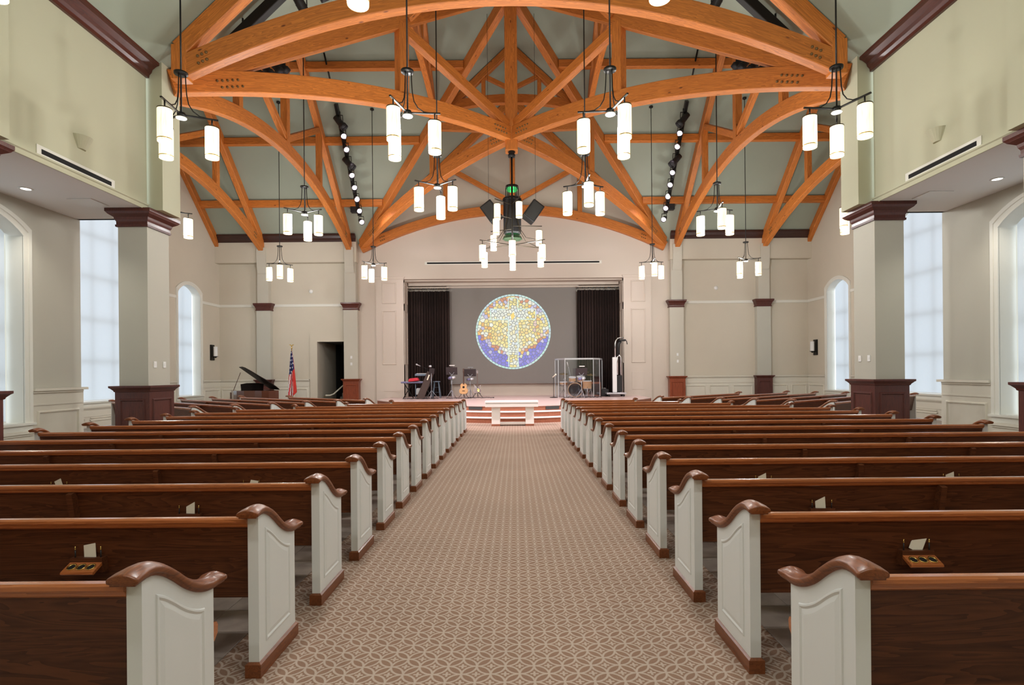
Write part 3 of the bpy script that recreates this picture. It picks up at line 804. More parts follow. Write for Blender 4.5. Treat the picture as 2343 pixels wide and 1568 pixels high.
m_ = MB(); m_.bar((0,0,8.74), (0,0,ZR-.1), .40, .40, up=(1,0,0), c=.03); m_.build('king_post', 'timber', cr).rotation_euler = (0, 0, 0)
# purlins
pn = 0
for s, sd in ((-1, 'left'), (1, 'right')):
    for e in (1, -1):
        for k, u in enumerate((1.55, 3.45, 5.35)):
            z = ceil_z(u) - .16
            m_ = MB(); m_.bar((s*(u+.12), YC+e*u, z), (s*XT, YC+e*u, z), .2, .27, up=(0,0,1))
            o = m_.build('purlin', 'timber'); tag(o, '%s horizontal purlin on the %s slope of the %s transept ceiling' % (('upper', 'middle', 'lower')[k], 'far' if e > 0 else 'near', sd), 'purlin', 'transept purlins')
        m_ = MB(); m_.bar((s*(XT-.09), YC+e*6.9, ceil_z(6.9)-.2), (s*(XT-.09), YC+e*.05, ZR-.2), .17, .3, up=(0,0,1))
        o = m_.build('rake_rafter', 'timber'); tag(o, 'sloping timber rafter against the %s transept gable wall, %s side' % (sd, 'far' if e > 0 else 'near'), 'rafter')

# ---------------------------------------------------------------- pews
TCP = [(-.07,.852),(0,.858),(.05,.854),(.115,.826),(.18,.781),(.226,.744),(.272,.711),(.34,.674),(.40,.655),(.45,.648),(.53,.650)]
def top_curve(y):
    P = TCP; y = min(max(y, P[0][0]), P[-1][0])
    for i in range(len(P)-1):
        if P[i][0] <= y <= P[i+1][0]:
            (x1, y1), (x2, y2) = P[i], P[i+1]
            m1 = (P[i+1][1]-P[max(i-1,0)][1])/(P[i+1][0]-P[max(i-1,0)][0]); m2 = (P[min(i+2,len(P)-1)][1]-y1)/(P[min(i+2,len(P)-1)][0]-x1)
            h = x2-x1; t = (y-x1)/h
            return (2*t**3-3*t*t+1)*y1 + (t**3-2*t*t+t)*h*m1 + (-2*t**3+3*t*t)*y2 + (t**3-t*t)*h*m2
TH = .056; PD = .465
def pew_end_meshes():
    N = 24; ys = [PD*k/N for k in range(N+1)]
    poly = [(0, .07), (PD, .07)] + [(y, top_curve(y)+.004) for y in reversed(ys)]
    m1 = MB(); m1.prism(poly, -TH/2, TH/2, 'yzx')
    # moulded cap following the curve, mitred blunt nose at the rear, upturned lip in front
    m2 = MB(); secs = []
    W0 = .056; H0 = .050
    rows = [(-.062, .97, .14, .80), (-.061, 1.0, .04, .86), (-.055, 1.02, .0, .90), (-.053, 1.02, .0, .91), (-.022, .97, 0, .98), (.010, .90, 0, 1.0), (.013, .89, 0, 1.0)]
    rows += [(.015 + .465*k/22, .88, 0, 1.0) for k in range(1, 23)] + [(.498, .97, 0, 1.02), (.521, 1.02, .0, .98), (.524, 1.02, .0, .96), (.531, 1.0, .05, .88), (.533, .96, .14, .80)]
    for y, fw, b0, b1 in rows:
        z = top_curve(y); w = W0*fw; h = H0
        sl = (top_curve(y+.015)-top_curve(y-.015))/.03
        nz = 1/math.sqrt(1+sl*sl); ny = -sl*nz
        f = lambda q: (b0 + (b1-b0)*q)*h
        half = [(.78, 0), (.79, .14), (.80, .18), (.96, .22), (.98, .25), (1.0, .44), (.98, .58), (.90, .68), (.86, .70), (.60, .84), (.28, .97)]
        sec = [(-w*a, f(q)) for a, q in half] + [(0, f(1.02))] + [(w*a, f(q)) for a, q in reversed(half)]
        secs.append([(x, y + ny*q, z + nz*q) for x, q in sec])
    m2.ring(secs, True, True)
    m3 = MB(); m3.stack(-TH/2, TH/2, 0, PD, [(0, .014), (.070, .014), (.076, .004), (.08, 0)])
    m4 = MB(); M = 18
    a0, a1 = .085, .385
    def outl(i):
        yy = [a0+i + (a1-a0-2*i)*k/M for k in range(M+1)]
        return [(a0+i, .165+i), (a1-i, .165+i)] + [(y, top_curve(y) - .082 - i) for y in reversed(yy)]
    secs = [[(TH/2 + h, y, z) for y, z in outl(i)] for i, h in ((-.010, .0), (-.006, .005), (.002, .006), (.012, .0005), (.036, .005))]
    m4.ring(secs, True)
    return m1, m2, m3, m4
E1, E2, E3, E4 = pew_end_meshes()
_E = {}
def pew_end(parent, x, sgn):
    if not _E:
        a = E1.build('end_panel', 'pew_white', parent); b = E2.build('cap', 'pew_cap', a); c = E3.build('base_trim', 'pew_cap', a); d = E4.build('raised_field', 'pew_white', a)
        _E.update(p=a.data, c=b.data, b=c.data, f=d.data); 
        for o in (a,): o.location = (x, 0, 0); o.rotation_euler = (0,0,0)
        if sgn < 0: a.scale = (-1, 1, 1)
        return a
    a = obj('end_panel', _E['p'], parent, (x, 0, 0))
    if sgn < 0: a.scale = (-1, 1, 1)
    for nm, k in (('cap','c'), ('base_trim','b'), ('raised_field','f')): obj(nm, _E[k], a)
    return a
_PM = {}
def pew_meshes(L):
    """L = clear length between the end panels"""
    k = round(L, 2)
    if k in _PM: return _PM[k]
    h = L/2
    back = MB(); back.prism([(.012, .815), (.030, .815), (.115, .40), (.092, .385)], -h, h, 'yzx')
    rail = MB(); sec = []
    prof = [(-.012, .816), (-.016, .824), (-.015, .838), (-.006, .846), (.022, .846), (.032, .838), (.033, .822), (.028, .814)]
    rail.ring([[(x, y, z) for y, z in prof] for x in (-h, h)], True)
    cove = MB(); cove.prism([(.008, .815), (-.008, .815), (-.004, .80), (.005, .792), (.014, .79), (.028, .815)], -h, h, 'yzx')
    seat = MB(); pr = [(.09, .395), (.09, .425), (.28, .425), (.50, .438), (.565, .441), (.592, .434), (.602, .416), (.598, .38), (.572, .352), (.555, .352), (.54, .392)]
    seat.ring([[(x, y, z) for y, z in pr] for x in (-h, h)], True)
    n = max(1, round((L+.1)/1.71))
    br = MB(); br.prism([(-.030, .785), (.015, .80), (.098, .395), (.062, .33), (.040, .36)], -.02, .02, 'yzx')
    leg = MB(); leg.box(-.02, .02, .09, .43, 0, .392, .004)
    _PM[k] = dict(back=back, rail=rail, cove=cove, seat=seat, br=br, leg=leg, n=n, data={})
    return _PM[k]
def pew(label, cx, y, L, rz=0.0, group=None):
    """L = overall length"""
    t = thing('pew', label, 'pew', (cx, y, 0), rz, group)
    pm = pew_meshes(L - 2*TH); dt = pm['data']
    pew_end(t, L/2 - TH/2, 1); pew_end(t, -L/2 + TH/2, -1)
    def put(name, key, mat, parent, loc=(0,0,0)):
        if key not in dt:
            o = pm[key].build(name, mat, parent, loc); dt[key] = o.data; return o
        return obj(name, dt[key], parent, loc)
    bk = put('backrest', 'back', 'pew_panel', t); put('top_rail', 'rail', 'pew_rail', bk); put('cove_moulding', 'cove', 'pew_rail', bk)
    put('seat', 'seat', 'pew_rail', t)
    for i in range(1, pm['n']):
        x = -L/2 + L*i/pm['n']
        put('brace', 'br', 'pew_panel', bk, (x, 0, 0)); put('leg', 'leg', 'pew_panel', t, (x, 0, 0))
    return t
ROW0, RS = 1.975, .893
ROWS = {}
for s, sd in ((-1, 'left'), (1, 'right')):
    for i in range(15):
        outer = 6.45 if i < 11 else 6.08 - .93*(i-11)
        lab = 'dark wood pew with white end panels %s of the aisle, %s row from the camera' % (sd, ORD[i])
        if i == 14: lab = 'short dark wood pew with white ends %s of the aisle, front row by the steps' % sd
        ROWS[(s, i)] = pew(lab, s*(1.30+outer)/2, ROW0+RS*i, outer-1.30, 0, 'pews in straight rows beside the aisle')
    AN = math.radians(38); dx, dy = -math.cos(AN), math.sin(AN)
    for i in range(6):
        L = 5.7 if i < 5 else 4.3
        px, py = -7.40+.63*i, 12.5+.63*i
        cx, cy = px + dx*L/2, py + dy*L/2
        pew('slanted dark wood pew in the %s transept, %s of six counting from the column' % (sd, ORD[i]), -s*cx, cy, L, s*AN, 'slanted transept pews')

# card racks with cards and pencils on the nearest pew backs
def tilt_pt(y_off, z):  # point on the sloping back, z height
    t = (.79-z)/(.79-.39); return .012 + .088*t - y_off
RACKS = [(-1, 1, 2.22, 'white card tilted forward in the rack'), (-1, 2, 2.22, 'white card standing upright in the rack'), (-1, 3, 2.22, 'white card leaning in the rack'), (-1, 3, 3.88, 'small white card showing over the rail'),
         (1, 1, 2.20, 'white card leaning far over in the rack'), (1, 2, 2.20, 'white card upright in the rack'), (1, 3, 2.20, 'top of a white card just showing over the rail'), (1, 3, 3.82, 'thin white card edge showing over the rail')]
TILT = [(-6, 8), (-3, 2), (14, 12), (-20, 6), (28, 4), (0, 2), (0, 2), (3, 3)]
for (s, i, xa, cl), (tl, tw) in zip(RACKS, TILT):
    pw_ = ROWS[(s, i)]; cx = pw_.location.x; lx = s*xa - cx; sd = 'left' if s < 0 else 'right'
    yb = tilt_pt(0, .60)
    r = MB(); r.prism([(yb+.008, .635), (yb-.045, .635), (yb-.045, .56), (yb+.028, .54)], lx-.085, lx+.085, 'yzx'); rk = r.build('card_rack', 'pew_panel', pw_)
    r = MB(); r.prism([(yb-.045, .612), (yb-.045, .596), (yb-.104, .566), (yb-.110, .572), (yb-.108, .582)], lx-.085, lx+.085, 'yzx'); r.build('cup_shelf', 'pew_rail', rk)
    nv = (0, -.43, .9)
    for k in (-1, 0, 1):
        r = MB(); r.lathe([(.023, 0), (.023, .004), (.017, .004), (.017, 0)], 14, axis=((lx+k*.05, yb-.076, .5975), nv), caps=False); r.build('cup_ring', 'brass', rk)
        r = MB(); r.lathe([(.017, .001), (.0, .001)], 14, axis=((lx+k*.05, yb-.076, .5975), nv), caps=False); r.build('cup_hole', 'dark_void', rk)
    row = ORD[i]
    c = MB(); w = .034; hgt = .135
    c.add([(-w,0,0),(w*.9,-.012,0),(w*.9,-.012,hgt),(-w,0,hgt)], [(0,1,2,3)]); c.add([(-w,0,0),(w*.75,.016,.0),(w*.75,.016,hgt*1.14),(-w,0,hgt*1.12)], [(0,1,2,3)])
    o = c.build('card', 'card', None, (cx+lx+(.01 if s < 0 else -.005), pw_.location.y+yb-.02, .628)); o.rotation_euler = (math.radians(-6), math.radians(tl), math.radians(tw))
    m_ = o.modifiers.new('thick', 'SOLIDIFY'); m_.thickness = .0012
    tag(o, '%s, %s pew from camera, %s block' % (cl, row, sd), 'card', 'cards in the pew racks')
    for k in (-1, 1):
        p = MB(); p.lathe([(.0035, 0), (.0035, .045)], 6); o = p.build('pencil', 'black', None, (cx+lx+k*.068, pw_.location.y+yb-.03, .628))
        q_ = MB(); q_.lathe([(.0037, .045), (.0037, .053), (.003, .053), (.003, .064), (.001, .066)], 6); q_.build('eraser_end', 'brass', o)
        tag(o, 'pencil at the %s end of the %scard rack, %s pew from camera, %s block' % ('left' if k < 0 else 'right', 'outer ' if xa > 3 else '', row, sd), 'pencil', 'pencils in the pew racks')

# ---------------------------------------------------------------- pendant lamps
def ceiling_at(x, y):
    v = abs(y-YC)
    return ZR - SL*(min(abs(x), v) if v < XN else abs(x))
HUB = 5.69
def shade_parts():
    g = MB(); g.lathe([(.100, -.09), (.102, -.12), (.102, -.55), (.100, -.585)], 20, caps=False)
    b = MB(); b.lathe([(.06, -.083), (.104, -.085), (.106, -.10), (.101, -.10)], 20, caps=False)
    c = MB(); c.lathe([(.0, -.545), (.097, -.575)], 20, caps=False)
    l = MB(); l.lathe([(.1022, -.535), (.1048, -.538), (.1048, -.546), (.1022, -.549)], 20, caps=False)
    return g, b, c, l
SG, SB, SCAP, SLB = shade_parts()
_S = {}
def lamp_shade(parent, loc):
    if not _S:
        o = SG.build('shade', 'lamp_glass', parent, loc); b = SB.build('shade_band', 'bronze', o); c = SCAP.build('diffuser', 'lamp_bulb', o)
        l = SLB.build('lower_band', 'brass', o); _S.update(g=o.data, b=b.data, c=c.data, l=l.data); return o
    o = obj('shade', _S['g'], parent, loc); obj('shade_band', _S['b'], o); obj('diffuser', _S['c'], o); obj('lower_band', _S['l'], o); return o
def arms(parent, th0, n=3, r=.42, zd=.66, mat='black_metal', strap=True):
    for k in range(n):
        a = th0 + 2*PI*k/n; c, s = math.cos(a), math.sin(a)
        m_ = MB(); m_.bar((0, 0, 0), (c*(r+.09), s*(r+.09), .03), .035, .022, c=.004); m_.tube([(c*r, s*r, .02), (c*r, s*r, -.09)], .012, 6); m_.build('arm', mat, parent)
        if strap:
            pts = [(.06, zd-.02), (.065, zd-.15), (.075, zd-.33), (.10, zd-.47), (.16, zd-.57), (.25, zd-.625), (.38, zd-.635)]
            m_ = MB(); m_.tube([(c*q, s*q, z) for q, z in pts], .009, 6); m_.build('curved_strap', mat, parent)
def pendant(x, y, deg, label, hub=HUB, light=1.0):
    t = thing('pendant_lamp', label, 'pendant lamp', (x, y, hub), 0, 'three-shade pendant lamps')
    zt = ceiling_at(x, y) - hub
    m_ = MB(); m_.tube([(0,0,.0), (0,0,zt-.02)], .013, 8); m_.build('rod', 'black_metal', t)
    m_ = MB(); m_.lathe([(.07, zt-.05), (.07, zt)], 14); m_.build('ceiling_rose', 'black_metal', t)
    m_ = MB(); m_.lathe([(.0, .63), (.095, .63), (.10, .64), (.10, .665), (.0, .672)], 18); m_.build('collar_disc', 'black_metal', t)
    m_ = MB(); m_.lathe([(.0, -.045), (.05, -.04), (.06, -.01), (.06, .03), (.0, .04)], 16); m_.build('hub', 'black_metal', t)
    m_ = MB(); m_.lathe([(.0, -.062), (.075, -.058), (.08, -.045), (.0, -.044)], 18); m_.build('hub_glass', 'drum_head', t)
    th = math.radians(deg) + math.atan2(-(x-.07), y if y > 2 else 2); arms(t, th)
    for k in range(3):
        a = th + 2*PI*k/3; lamp_shade(t, (.42*math.cos(a), .42*math.sin(a), -.02))
    if light:
        ld = bpy.data.lights.new('pendant_light', 'POINT'); ld.energy = PENDANT_W*light*(.11 if abs(x) > 5 and y < 10 else (1.45 if y > 10 else 1.0)); ld.color = (1.0, .995, .98) if y < 10 else (.985, 1.0, 1.01); ld.shadow_soft_size = .16
        lo = bpy.data.objects.new('pendant_light', ld); COL.objects.link(lo); lo.parent = t; lo.location = (0, 0, -.33)
    return t
PL = 'three-shade black pendant lamp '
pendant(-1.66, 4.8, 30, PL + 'cut by the top edge, left of centre'); pendant(1.72, 4.75, 149, PL + 'cut by the top edge, right of centre')
pendant(-5.1, 4.97, -46, PL + 'at the extreme top left corner'); pendant(5.1, 4.72, 225, PL + 'beyond the right edge, level with the top corner')
pendant(-5.14, 8.5, 0, PL + 'in front of the left end of the big truss'); pendant(-1.59, 8.5, 0, PL + 'large, left of the king post'); pendant(1.59, 8.5, 180, PL + 'large, right of the king post'); pendant(5.14, 8.5, 90, PL + 'in front of the right end of the big truss')
pendant(-1.60, 11.8, 80, PL + 'below the crossing, left of the loudspeakers'); pendant(1.62, 11.8, -80, PL + 'below the crossing, right of the loudspeakers')
pendant(-5.23, 13.7, 80, PL + 'midway up between the left arched trusses'); pendant(5.2, 13.7, -75, PL + 'midway up between the right arched trusses')
pendant(-8.54, 13.5, 5, PL + 'half hidden behind the left column'); pendant(8.54, 13.5, 0, PL + 'half hidden behind the right column')
pendant(-8.6, 20.0, -90, PL + 'small, above the piano'); pendant(8.6, 20.0, 0, PL + 'small, before the outer right pilaster')
pendant(-5.2, 20.2, 100, PL + 'small, at the left edge of the platform wall'); pendant(5.2, 20.2, -80, PL + 'small, at the right edge of the platform wall')
for x in (-1.67, 1.67): pendant(x, .8, 30, PL + 'added as unseen fill behind the camera, %s of the aisle' % ('left' if x < 0 else 'right'))  # unseen pendants added to light the near nave
for x in (-3.4, 3.4): pendant(x, -3, 30, PL + 'added as unseen fill at the rear of the nave, %s' % ('left' if x < 0 else 'right'))  # also added out of view, for their light

# central chandelier
ch = thing('chandelier', 'large tiered chandelier of cylinder shades hanging from the king post', 'chandelier', (0, YC, 5.72))
m_ = MB(); m_.tube([(0,0,-.1), (0,0,8.74-5.72)], .03, 8); m_.build('rod', 'black_metal', ch)
m_ = MB(); m_.lathe([(.0, 2.84), (.11, 2.84), (.12, 2.90), (.09, 2.96), (.12, 3.0), (.09, 3.04), (.0, 3.04)], 16); m_.build('ceiling_rose', 'black_metal', ch)
arms(ch, math.radians(-90), 6, 1.08, 0, 'bronze', strap=False)
for k in range(6):
    a = math.radians(-90 + 60*k); lamp_shade(ch, (1.08*math.cos(a), 1.08*math.sin(a), -.02))
    c, s = math.cos(a), math.sin(a)
    m_ = MB(); m_.tube([(c*q, s*q, z) for q, z in ((.10, 1.9), (.13, 1.4), (.18, .9), (.28, .5), (.5, .18), (.9, .06))], .010, 6); m_.build('curved_strap', 'bronze', ch)
for deg, r, zz in ((10, .88, .62), (150, .72, .52), (215, .62, .86)):
    a = math.radians(deg); c, s = math.cos(a), math.sin(a)
    m_ = MB(); m_.bar((0,0,zz), (c*(r+.1), s*(r+.1), zz+.03), .03, .02, c=.004); m_.build('arm', 'bronze', ch); lamp_shade(ch, (c*r, s*r, zz-.02))
for deg, r, zz in ((225, .66, 1.30), (-70, .64, 1.32), (80, .62, 1.25)):
    a = math.radians(deg); c, s = math.cos(a), math.sin(a)
    m_ = MB(); m_.bar((0,0,zz), (c*(r+.1), s*(r+.1), zz+.03), .03, .02, c=.004); m_.build('arm', 'bronze', ch); lamp_shade(ch, (c*r, s*r, zz-.02))
for dx_ in (-.6, .6):
    ld = bpy.data.lights.new('chandelier_light', 'POINT'); ld.energy = PENDANT_W*.85; ld.color = (.985, 1.0, 1.01); ld.shadow_soft_size = .2
    lo = bpy.data.objects.new('chandelier_light', ld); COL.objects.link(lo); lo.parent = ch; lo.location = (dx_, 0, -.35)
# loudspeaker cluster
lc = thing('loudspeaker_column', 'tall black hanging loudspeaker column behind the chandelier with rods and green glow', 'loudspeaker', (0, YC+.35, 6.15))
m_ = MB(); m_.lathe([(.0, .0), (.26, .0), (.29, .05), (.29, 1.15), (.30, 1.2), (.0, 1.2)], 8, smooth=False); m_.build('cabinet', 'black', lc)
m_ = MB(); m_.lathe([(.30, 1.10), (.315, 1.10), (.315, 1.16), (.30, 1.16)], 18, caps=False); m_.lathe([(.20, 1.52), (.21, 1.52), (.21, 1.60), (.0, 1.60)], 18, caps=False); m_.build('collar_ring', 'black_metal', lc)
for k in range(8):
    a = 2*PI*k/8; m_ = MB(); m_.tube([(.20*math.cos(a), .20*math.sin(a), 1.56), (.205*math.cos(a), .205*math.sin(a), 1.18)], .014, 6); m_.build('hanger_rod', 'black_metal', lc)
m_ = MB(); m_.lathe([(.17, 1.44), (.17, 1.54)], 14, caps=False); m_.build('green_lamp', 'green_glow', lc)
m_ = MB(); m_.lathe([(.0, -.06), (.28, -.05), (.33, -.16), (.0, -.17)], 8, smooth=False); m_.build('base_plate', 'green_lit', lc)
m_ = MB(); m_.lathe([(.06, -.02), (.25, -.045)], 16, caps=False); m_.build('green_ring', 'green_glow', lc)
for s, sd in ((-1, 'left'), (1, 'right')):
    sp = thing('loudspeaker', 'black box loudspeaker tilted outward on the %s of the chandelier' % sd, 'loudspeaker', (s*.68, YC+.5, 6.93))
    m_ = MB(); m_.stack(-.22, .22, -.20, .20, [(-.33, -.02), (-.30, 0), (.30, 0), (.33, -.02)]); c = m_.build('cabinet', 'black', sp); c.rotation_euler = (0, math.radians(-s*-35), math.radians(s*12))
    m_ = MB(); m_.box(-.18, .18, -.212, -.2, -.28, .28, .004); g = m_.build('grille', 'grille_grey', c)
    m_ = MB(); m_.tube([(s*.1, 0, .28), (s*.1, 0, ceiling_at(.78, YC+.5)-6.93-.05)], .006, 6); m_.build('hanging_cable', 'black_metal', sp)

# ---------------------------------------------------------------- lighting bars
def spotlight(loc, aim, label, lit=True, group='stage spotlights', size=1.0):
    t = thing('spotlight', label, 'spotlight', loc, 0, group)
    d = (Vector(aim) - Vector(loc)).normalized(); o = Vector((0,0,-.2*size))
    m_ = MB(); m_.tube([(-.10,0,0),(-.11,0,-.2*size)], .012, 6); m_.tube([(.10,0,0),(.11,0,-.2*size)], .012, 6); m_.tube([(-.10,0,0),(.10,0,0)], .014, 6); m_.tube([(0,0,0),(0,0,.14)], .018, 6); m_.build('yoke', 'black_metal', t)
    m_ = MB(); m_.lathe([(.0, -.20*size), (.075*size, -.19*size), (.085*size, -.05), (.085*size, .08*size), (.11*size, .10*size), (.11*size, .20*size), (.10*size, .20*size), (.095*size, .11*size)], 14, axis=(tuple(o), tuple(d)), caps=False); m_.build('barrel', 'black', t)
    m_ = MB(); m_.lathe([(.095*size, .13*size), (.0, .15*size)], 14, axis=(tuple(o), tuple(d)), caps=False); m_.build('lens', 'stage_lens' if lit else 'grey_metal', t)
    return t
for s, sd in ((-1, 'left'), (1, 'right')):
    p0 = Vector((s*6.46, 19.95, 11.55)); p1 = Vector((s*6.50, 23.0, 8.35)); p2 = Vector((s*6.45, 18.7, 12.7))
    lb = thing('lighting_bar', 'long sloping black lighting bar below the far ceiling slope, %s of the crossing' % sd, 'lighting bar', tuple(p1))
    m_ = MB(); m_.bar(p0-p1, Vector((0,0,0)), .12, .16, c=.01); m_.build('track', 'black_metal', lb)
    m_ = MB(); m_.tube([p2-p1, p0-p1+Vector((0,-.1,.05))], .03, 8); m_.build('pipe', 'black_metal', lb)
    for k in (0.15, .5, .85):
        q = p0.lerp(p1, k)-p1; zc = ceiling_at(q.x+p1.x, q.y+p1.y)-p1.z-.02
        m_ = MB(); m_.tube([q, (q.x, q.y, zc)], .016, 6); m_.build('hanger', 'black_metal', lb)
    for k in range(9):
        q = p0.lerp(p1, .06 + .115*k); lit = k not in (0, 3)
        spotlight((q.x - s*.10, q.y-.05, q.z-.16), (s*-.5, 9, 0) if lit else (s*-3, 21, 0), '%s spotlight from the top on the %s far lighting bar' % (ORD[k], sd), lit, size=1.0 if lit else 1.35)
    m_ = MB(); m_.box(-.14, .14, -.1, .1, -.17, .17, .01); o = m_.build('dimmer_box', 'black', None, (s*6.7, 22.95, 8.6)); tag(o, 'black control box at the foot of the %s far lighting bar' % sd, 'control box')
    # near bars
    n0 = Vector((s*6.85, 13.6, 10.18)); n1 = Vector((s*6.85, 16.8, 13.02))
    lb = thing('lighting_bar', 'black lighting bar on the near ceiling slope of the %s transept' % sd, 'lighting bar', tuple(n0))
    m_ = MB(); m_.bar((0,0,0), n1-n0, .14, .18, c=.01); m_.build('track', 'black_metal', lb)
    for k in (.2, .8):
        q = n0.lerp(n1, k)-n0; zc = ceiling_at(q.x+n0.x, q.y+n0.y)-n0.z-.02
        m_ = MB(); m_.tube([q, (q.x, q.y, zc)], .016, 6); m_.build('hanger', 'black_metal', lb)
    for k in range(5):
        y = (14.1, 14.6, 15.15, 15.75, 16.2)[k]; z = (9.78, 10.06, 10.42, 10.82, 11.1)[k]
        spotlight((s*6.85, y, z), (s*-1, 21, 1), '%s spotlight below the lighting bar of the near slope, %s transept' % (ORD[k], sd), k in (1, 2, 3), size=1.2)
        q = n0.lerp(n1, (y-13.6)/3.2)
        m_ = MB(); m_.tube([(0, y-n0.y, z-n0.z+.1), (0, y-n0.y, q.z-n0.z)], .018, 6); m_.build('drop_pipe', 'black_metal', lb)
    lb = thing('lighting_bar', 'black lighting bar running up the nave ceiling just behind the big truss, %s' % sd, 'lighting bar', (s*5.75, 11.05, 8.30))
    m_ = MB(); m_.bar((0, 0, 0), (-s*3.2, 0, 3.04), .16, .20, up=(0,0,1), c=.01); m_.build('track', 'black_metal', lb)
    for k in (.1, .5, .9):
        m_ = MB(); m_.tube([(-s*3.2*k, 0, 3.04*k), (-s*3.2*k, 0, 3.04*k+.27)], .02, 6); m_.build('hanger', 'black_metal', lb)
    for k, x in enumerate((4.25, 3.85)): spotlight((s*x, 11.1, ceil_z(x)-.62), (0, 20, 1), '%s black spotlight on the near ceiling bar behind the big truss, %s' % (('lower', 'upper')[k], sd), False, size=1.2)
    # light thrown on the platform
    for k, (y, z, tx) in enumerate(((20.4, 10.6, s*1.5), (22.0, 9.0, s*3.2))):
        ld = bpy.data.lights.new('stage_beam', 'SPOT'); ld.energy = STAGE_W*(.25 if k == 0 else .8); ld.color = (1.0, .80, .92); ld.spot_size = 1.5; ld.spot_blend = .9; ld.shadow_soft_size = .15
        lo = bpy.data.objects.new('stage_beam', ld); COL.objects.link(lo); lo.location = (s*6.25, y, z-.1)
        dv = Vector((tx, 24.6 if k == 0 else 22, 1.6)) - lo.location; lo.rotation_euler = dv.to_track_quat('-Z', 'Y').to_euler()
    ld = bpy.data.lights.new('stage_wash', 'SPOT'); ld.energy = STAGE_W*6.5; ld.color = (1.0, .84, .90); ld.spot_size = .9; ld.spot_blend = .9; ld.shadow_soft_size = .15
    lo = bpy.data.objects.new('stage_wash', ld); COL.objects.link(lo); lo.location = (s*6.3, 14.2, 9.3)
    dv = Vector((0, 19.0, .3)) - lo.location; lo.rotation_euler = dv.to_track_quat('-Z', 'Y').to_euler()

# ---------------------------------------------------------------- platform, steps, table
SZ = .52
def front_curve(x): return 17.72 + 4.6*(abs(x)/5.66)**2.0
pl = sroot('floor_platform')
N = 40; xs = [-5.66 + 11.32*k/N for k in range(N+1)]
def plat(mb, off, lim, z0, z1, back):
    xx = [max(-lim, min(lim, x)) for x in xs]; xx = sorted(set(round(x, 4) for x in xx))
    poly = [(x, front_curve(x)-off) for x in xx] + [(xx[-1], back), (xx[0], back)]
    mb.prism(poly, z0, z1, 'xyz')
m_ = MB(); plat(m_, 0, 5.66, SZ-.03, SZ, 25.9); m_.build('deck', 'stage_floor', pl)
m_ = MB(); plat(m_, -.03, 5.64, 0, SZ-.03, 25.9); m_.build('riser', 'step_wood', pl)
for k, (off, z) in enumerate(((.30, .347), (.60, .173))):
    m_ = MB(); plat(m_, off, 3.4, z-.028, z, 21); m_.build('tread', 'table_paint', pl)
    m_ = MB(); plat(m_, off-.025, 3.4, 0, z-.028, 21); m_.build('riser', 'step_wood', pl)
for x in (-1.28, 1.28):
    m_ = MB(); m_.box(-.24, .24, -.012, .012, -.055, .055, .003); o = m_.build('riser_vent', 'grille_grey', None, (x, front_curve(x)+.025, .435)); o.rotation_euler = (0, 0, math.atan(2*4.6*x/5.66**2)); tag(o, 'dark grey air grille in the top step riser, %s of the communion table' % ('left' if x < 0 else 'right'), 'vent')
tb = thing('communion_table', 'white communion table with two square legs standing before the steps', 'table', (-.06, 16.45, 0))
m_ = MB(); m_.stack(-.80, .80, -.30, .30, [(.695, -.02), (.70, 0), (.735, 0), (.745, -.008)]); m_.build('tabletop', 'table_paint', tb)
m_ = MB(); m_.stack(-.78, .78, -.28, .28, [(.685, 0), (.697, 0)]); m_.build('top_inlay', 'pew_cap', tb)
m_ = MB(); m_.box(-.79, .79, -.29, .29, .575, .687, .004); m_.build('apron', 'table_paint', tb)
for x in (-.48, .54):
    m_ = MB(); m_.box(x-.125, x+.125, -.2, .2, .05, .576, .003); lg = m_.build('leg', 'table_paint', tb)
    m_ = MB(); m_.box(x-.13, x+.13, -.205, .205, 0, .06, .004); m_.build('foot', 'step_wood', lg)
m_ = MB(); m_.box(-.36, .42, -.12, .12, .045, .10, .004); m_.build('stretcher', 'table_paint', tb)

